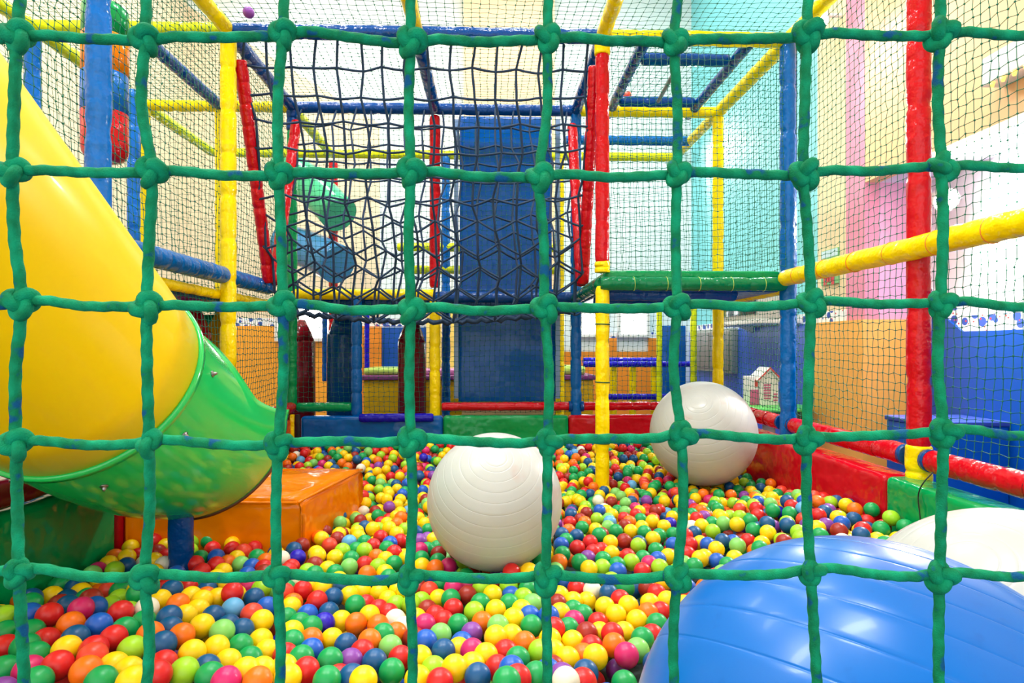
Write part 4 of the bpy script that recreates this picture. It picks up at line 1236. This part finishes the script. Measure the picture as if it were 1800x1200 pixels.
# the remaining balls, joined
Vs, Fs, Ms = [], [], []; off = 0
for i in range(len(ALL)):
    if i in indiv: continue
    x, y, z = ALL[i]
    if z < surf_c(x, y) - .115: continue
    a, f = (V3, F3) if y < 2.9 else (V2, F2)
    Vs.append(a + ALL[i]); Fs.append(f + off); Ms.append(np.full(len(f), KEYS.index(ACOL[i]))); off += len(a)
me = np_mesh('ball_pit_filling', np.vstack(Vs), np.vstack(Fs), BMAT, np.concatenate(Ms))
tag(link('ball_pit_filling', me), 'countless smaller coloured balls filling the rest of the pit', 'balls', kind='stuff')
struct(box('floor_pit', XA - .02, XD + .02, .5, Y2, .0, .2, mat('pit_base', (40, 60, 60), rough=.7)))
print('SEEDS read', len(px), 'balls', len(ALL), 'seeds', n_seed1 - n_seed0, 'indiv', len(order), 'stuff', len(Vs))
# two balls thrown up onto the roof nets
a = PZ(437, 19, TOP + .07); ob = link('pit_ball', ball_meshes['v']); ob.location = (a[0], a[1], TOP + .06)
tag(ob, 'violet ball lying up on the roof net at upper left', 'ball', 'balls in the pit')
a = PZ(1103, 167, TOP + .09); ob = link('pit_ball', ball_meshes['t']); ob.location = (a[0], a[1], TOP + .085)
tag(ob, 'coral red ball up on the roof net beside the blue ladder', 'ball', 'balls in the pit')
# short yellow tube end lying among the balls at the left
a = PZ(151, 957, SURF + .015)
V, Fc = sweep([a, a + np.array([.03, -.01, -.02])], [.014, .016], 12)
tag(mesh_obj('tube_stub', V, Fc, YEL), 'small yellow tube stub among the balls below the slide', 'tube')

# ---------------------------------------------------------------- the near rope net in front of everything
YN = .44
KN = [[(30, 62), (255, 68), (497, 58), (722, 72), (962, 65), (1185, 72), (1418, 60), (1652, 58)],
      [(22, 300), (267, 300), (490, 305), (722, 300), (948, 310), (1190, 303), (1412, 305), (1655, 290)],
      [(38, 530), (258, 538), (497, 535), (722, 543), (957, 540), (1190, 537), (1425, 530), (1653, 532)],
      [(28, 778), (262, 776), (489, 780), (722, 772), (963, 775), (1197, 763), (1418, 770), (1658, 758)],
      [(33, 1003), (255, 1012), (487, 1012), (720, 1014), (960, 1013), (1190, 1012), (1425, 1003), (1652, 1010)]]
r_ = np.random.default_rng(5)
for _ in range(4): KN = [[(r[0][0] - 233 - (r[0][1] * 7 % 9), r[0][1] + 3)] + r + [(r[-1][0] + 233 + (r[-1][1] * 5 % 9), r[-1][1] + 3)] for r in KN]
KN = [[(2 * a[0] - b[0], 2 * a[1] - b[1]) for a, b in zip(KN[0], KN[1])]] + KN + [[(2 * a[0] - b[0] + 6, 2 * a[1] - b[1]) for a, b in zip(KN[-1], KN[-2])]]
NODE = np.array([[P(x, y, YN + r_.normal() * .002) for x, y in r] for r in KN])
def rope_mat():
    m = bpy.data.materials.new('rope_green'); m.use_nodes = True
    nt = m.node_tree; b = nt.nodes['Principled BSDF']; b.inputs['Roughness'].default_value = .8; b.inputs['Specular IOR Level'].default_value = .2
    tc = nt.nodes.new('ShaderNodeTexCoord')
    n = nt.nodes.new('ShaderNodeTexNoise'); n.inputs['Scale'].default_value = 70; n.inputs['Detail'].default_value = 2
    nt.links.new(tc.outputs['Object'], n.inputs['Vector'])
    r = nt.nodes.new('ShaderNodeValToRGB'); e = r.color_ramp.elements
    e[0].position = .31; e[0].color = srgb(0, 80, 124); e[1].position = .38; e[1].color = srgb(0, 112, 70)
    x = e.new(.72); x.color = srgb(0, 150, 106)
    nt.links.new(n.outputs['Fac'], r.inputs[0]); nt.links.new(r.outputs[0], b.inputs['Base Color'])
    n2 = nt.nodes.new('ShaderNodeTexNoise'); n2.inputs['Scale'].default_value = 900
    nt.links.new(tc.outputs['Object'], n2.inputs['Vector'])
    bp = nt.nodes.new('ShaderNodeBump'); bp.inputs['Strength'].default_value = .5; bp.inputs['Distance'].default_value = .0015
    nt.links.new(n2.outputs['Fac'], bp.inputs['Height']); nt.links.new(bp.outputs['Normal'], b.inputs['Normal'])
    return m
ROPEG = rope_mat()
net = empty('rope_net', 'coarse green knotted rope net close in front of the whole ball pit', 'rope net')
RR = .0037
nr, nc = NODE.shape[:2]
for j in range(nc):
    pts = []
    for i in range(nr):
        pts.append(NODE[i, j])
        if i < nr - 1:
            m_ = (NODE[i, j] + NODE[i + 1, j]) / 2 + np.array([r_.normal() * .0018, r_.normal() * .002, 0])
            pts.append(m_)
    V, Fc = sweep(smooth_path(pts, 14), RR, 12, lobes=3, twist=420, lobe_amp=.08)
    mesh_obj('rope', V, Fc, ROPEG, net)
for i in range(nr):
    pts = []
    for j in range(nc):
        pts.append(NODE[i, j] + np.array([0, .004, 0]))
        if j < nc - 1:
            A_, B_ = NODE[i, j], NODE[i, j + 1]
            for f, s in ((.2, -.0008), (.5, .0014), (.8, .0016)):
                q = A_ * (1 - f) + B_ * f; q[2] -= s + r_.normal() * .0006; pts.append(q)
    V, Fc = sweep(smooth_path(pts, 8), RR, 12, lobes=3, twist=420, lobe_amp=.08)
    mesh_obj('rope', V, Fc, ROPEG, net)
# one knot shape: a trefoil of the same rope pulled tight, with a bent loop over it
t_ = np.linspace(0, 2 * np.pi, 70, endpoint=False)
tre = np.stack([np.sin(t_) + 2 * np.sin(2 * t_), np.sin(3 * t_) * 1.15, np.cos(t_) - 2 * np.cos(2 * t_)], 1) * .0029
kV, kF = sweep(tre, .0046, 10, closed=True)
kn_me = bpy.data.meshes.new('knot'); kn_me.from_pydata([tuple(v) for v in kV], [], kF)
kn_me.polygons.foreach_set('use_smooth', [True] * len(kn_me.polygons)); kn_me.materials.append(ROPEG)
for i in range(nr):
    for j in range(nc):
        k = link('knot', kn_me, net)
        k.location = tuple(NODE[i, j] + np.array([.0005, -.001, -.001]))
        k.rotation_euler = (r_.normal() * .3, r_.uniform(-.7, .7), r_.normal() * .3)
        k.scale = tuple(np.array([1.0, 1.0, 1.1]) * r_.uniform(.82, .98))
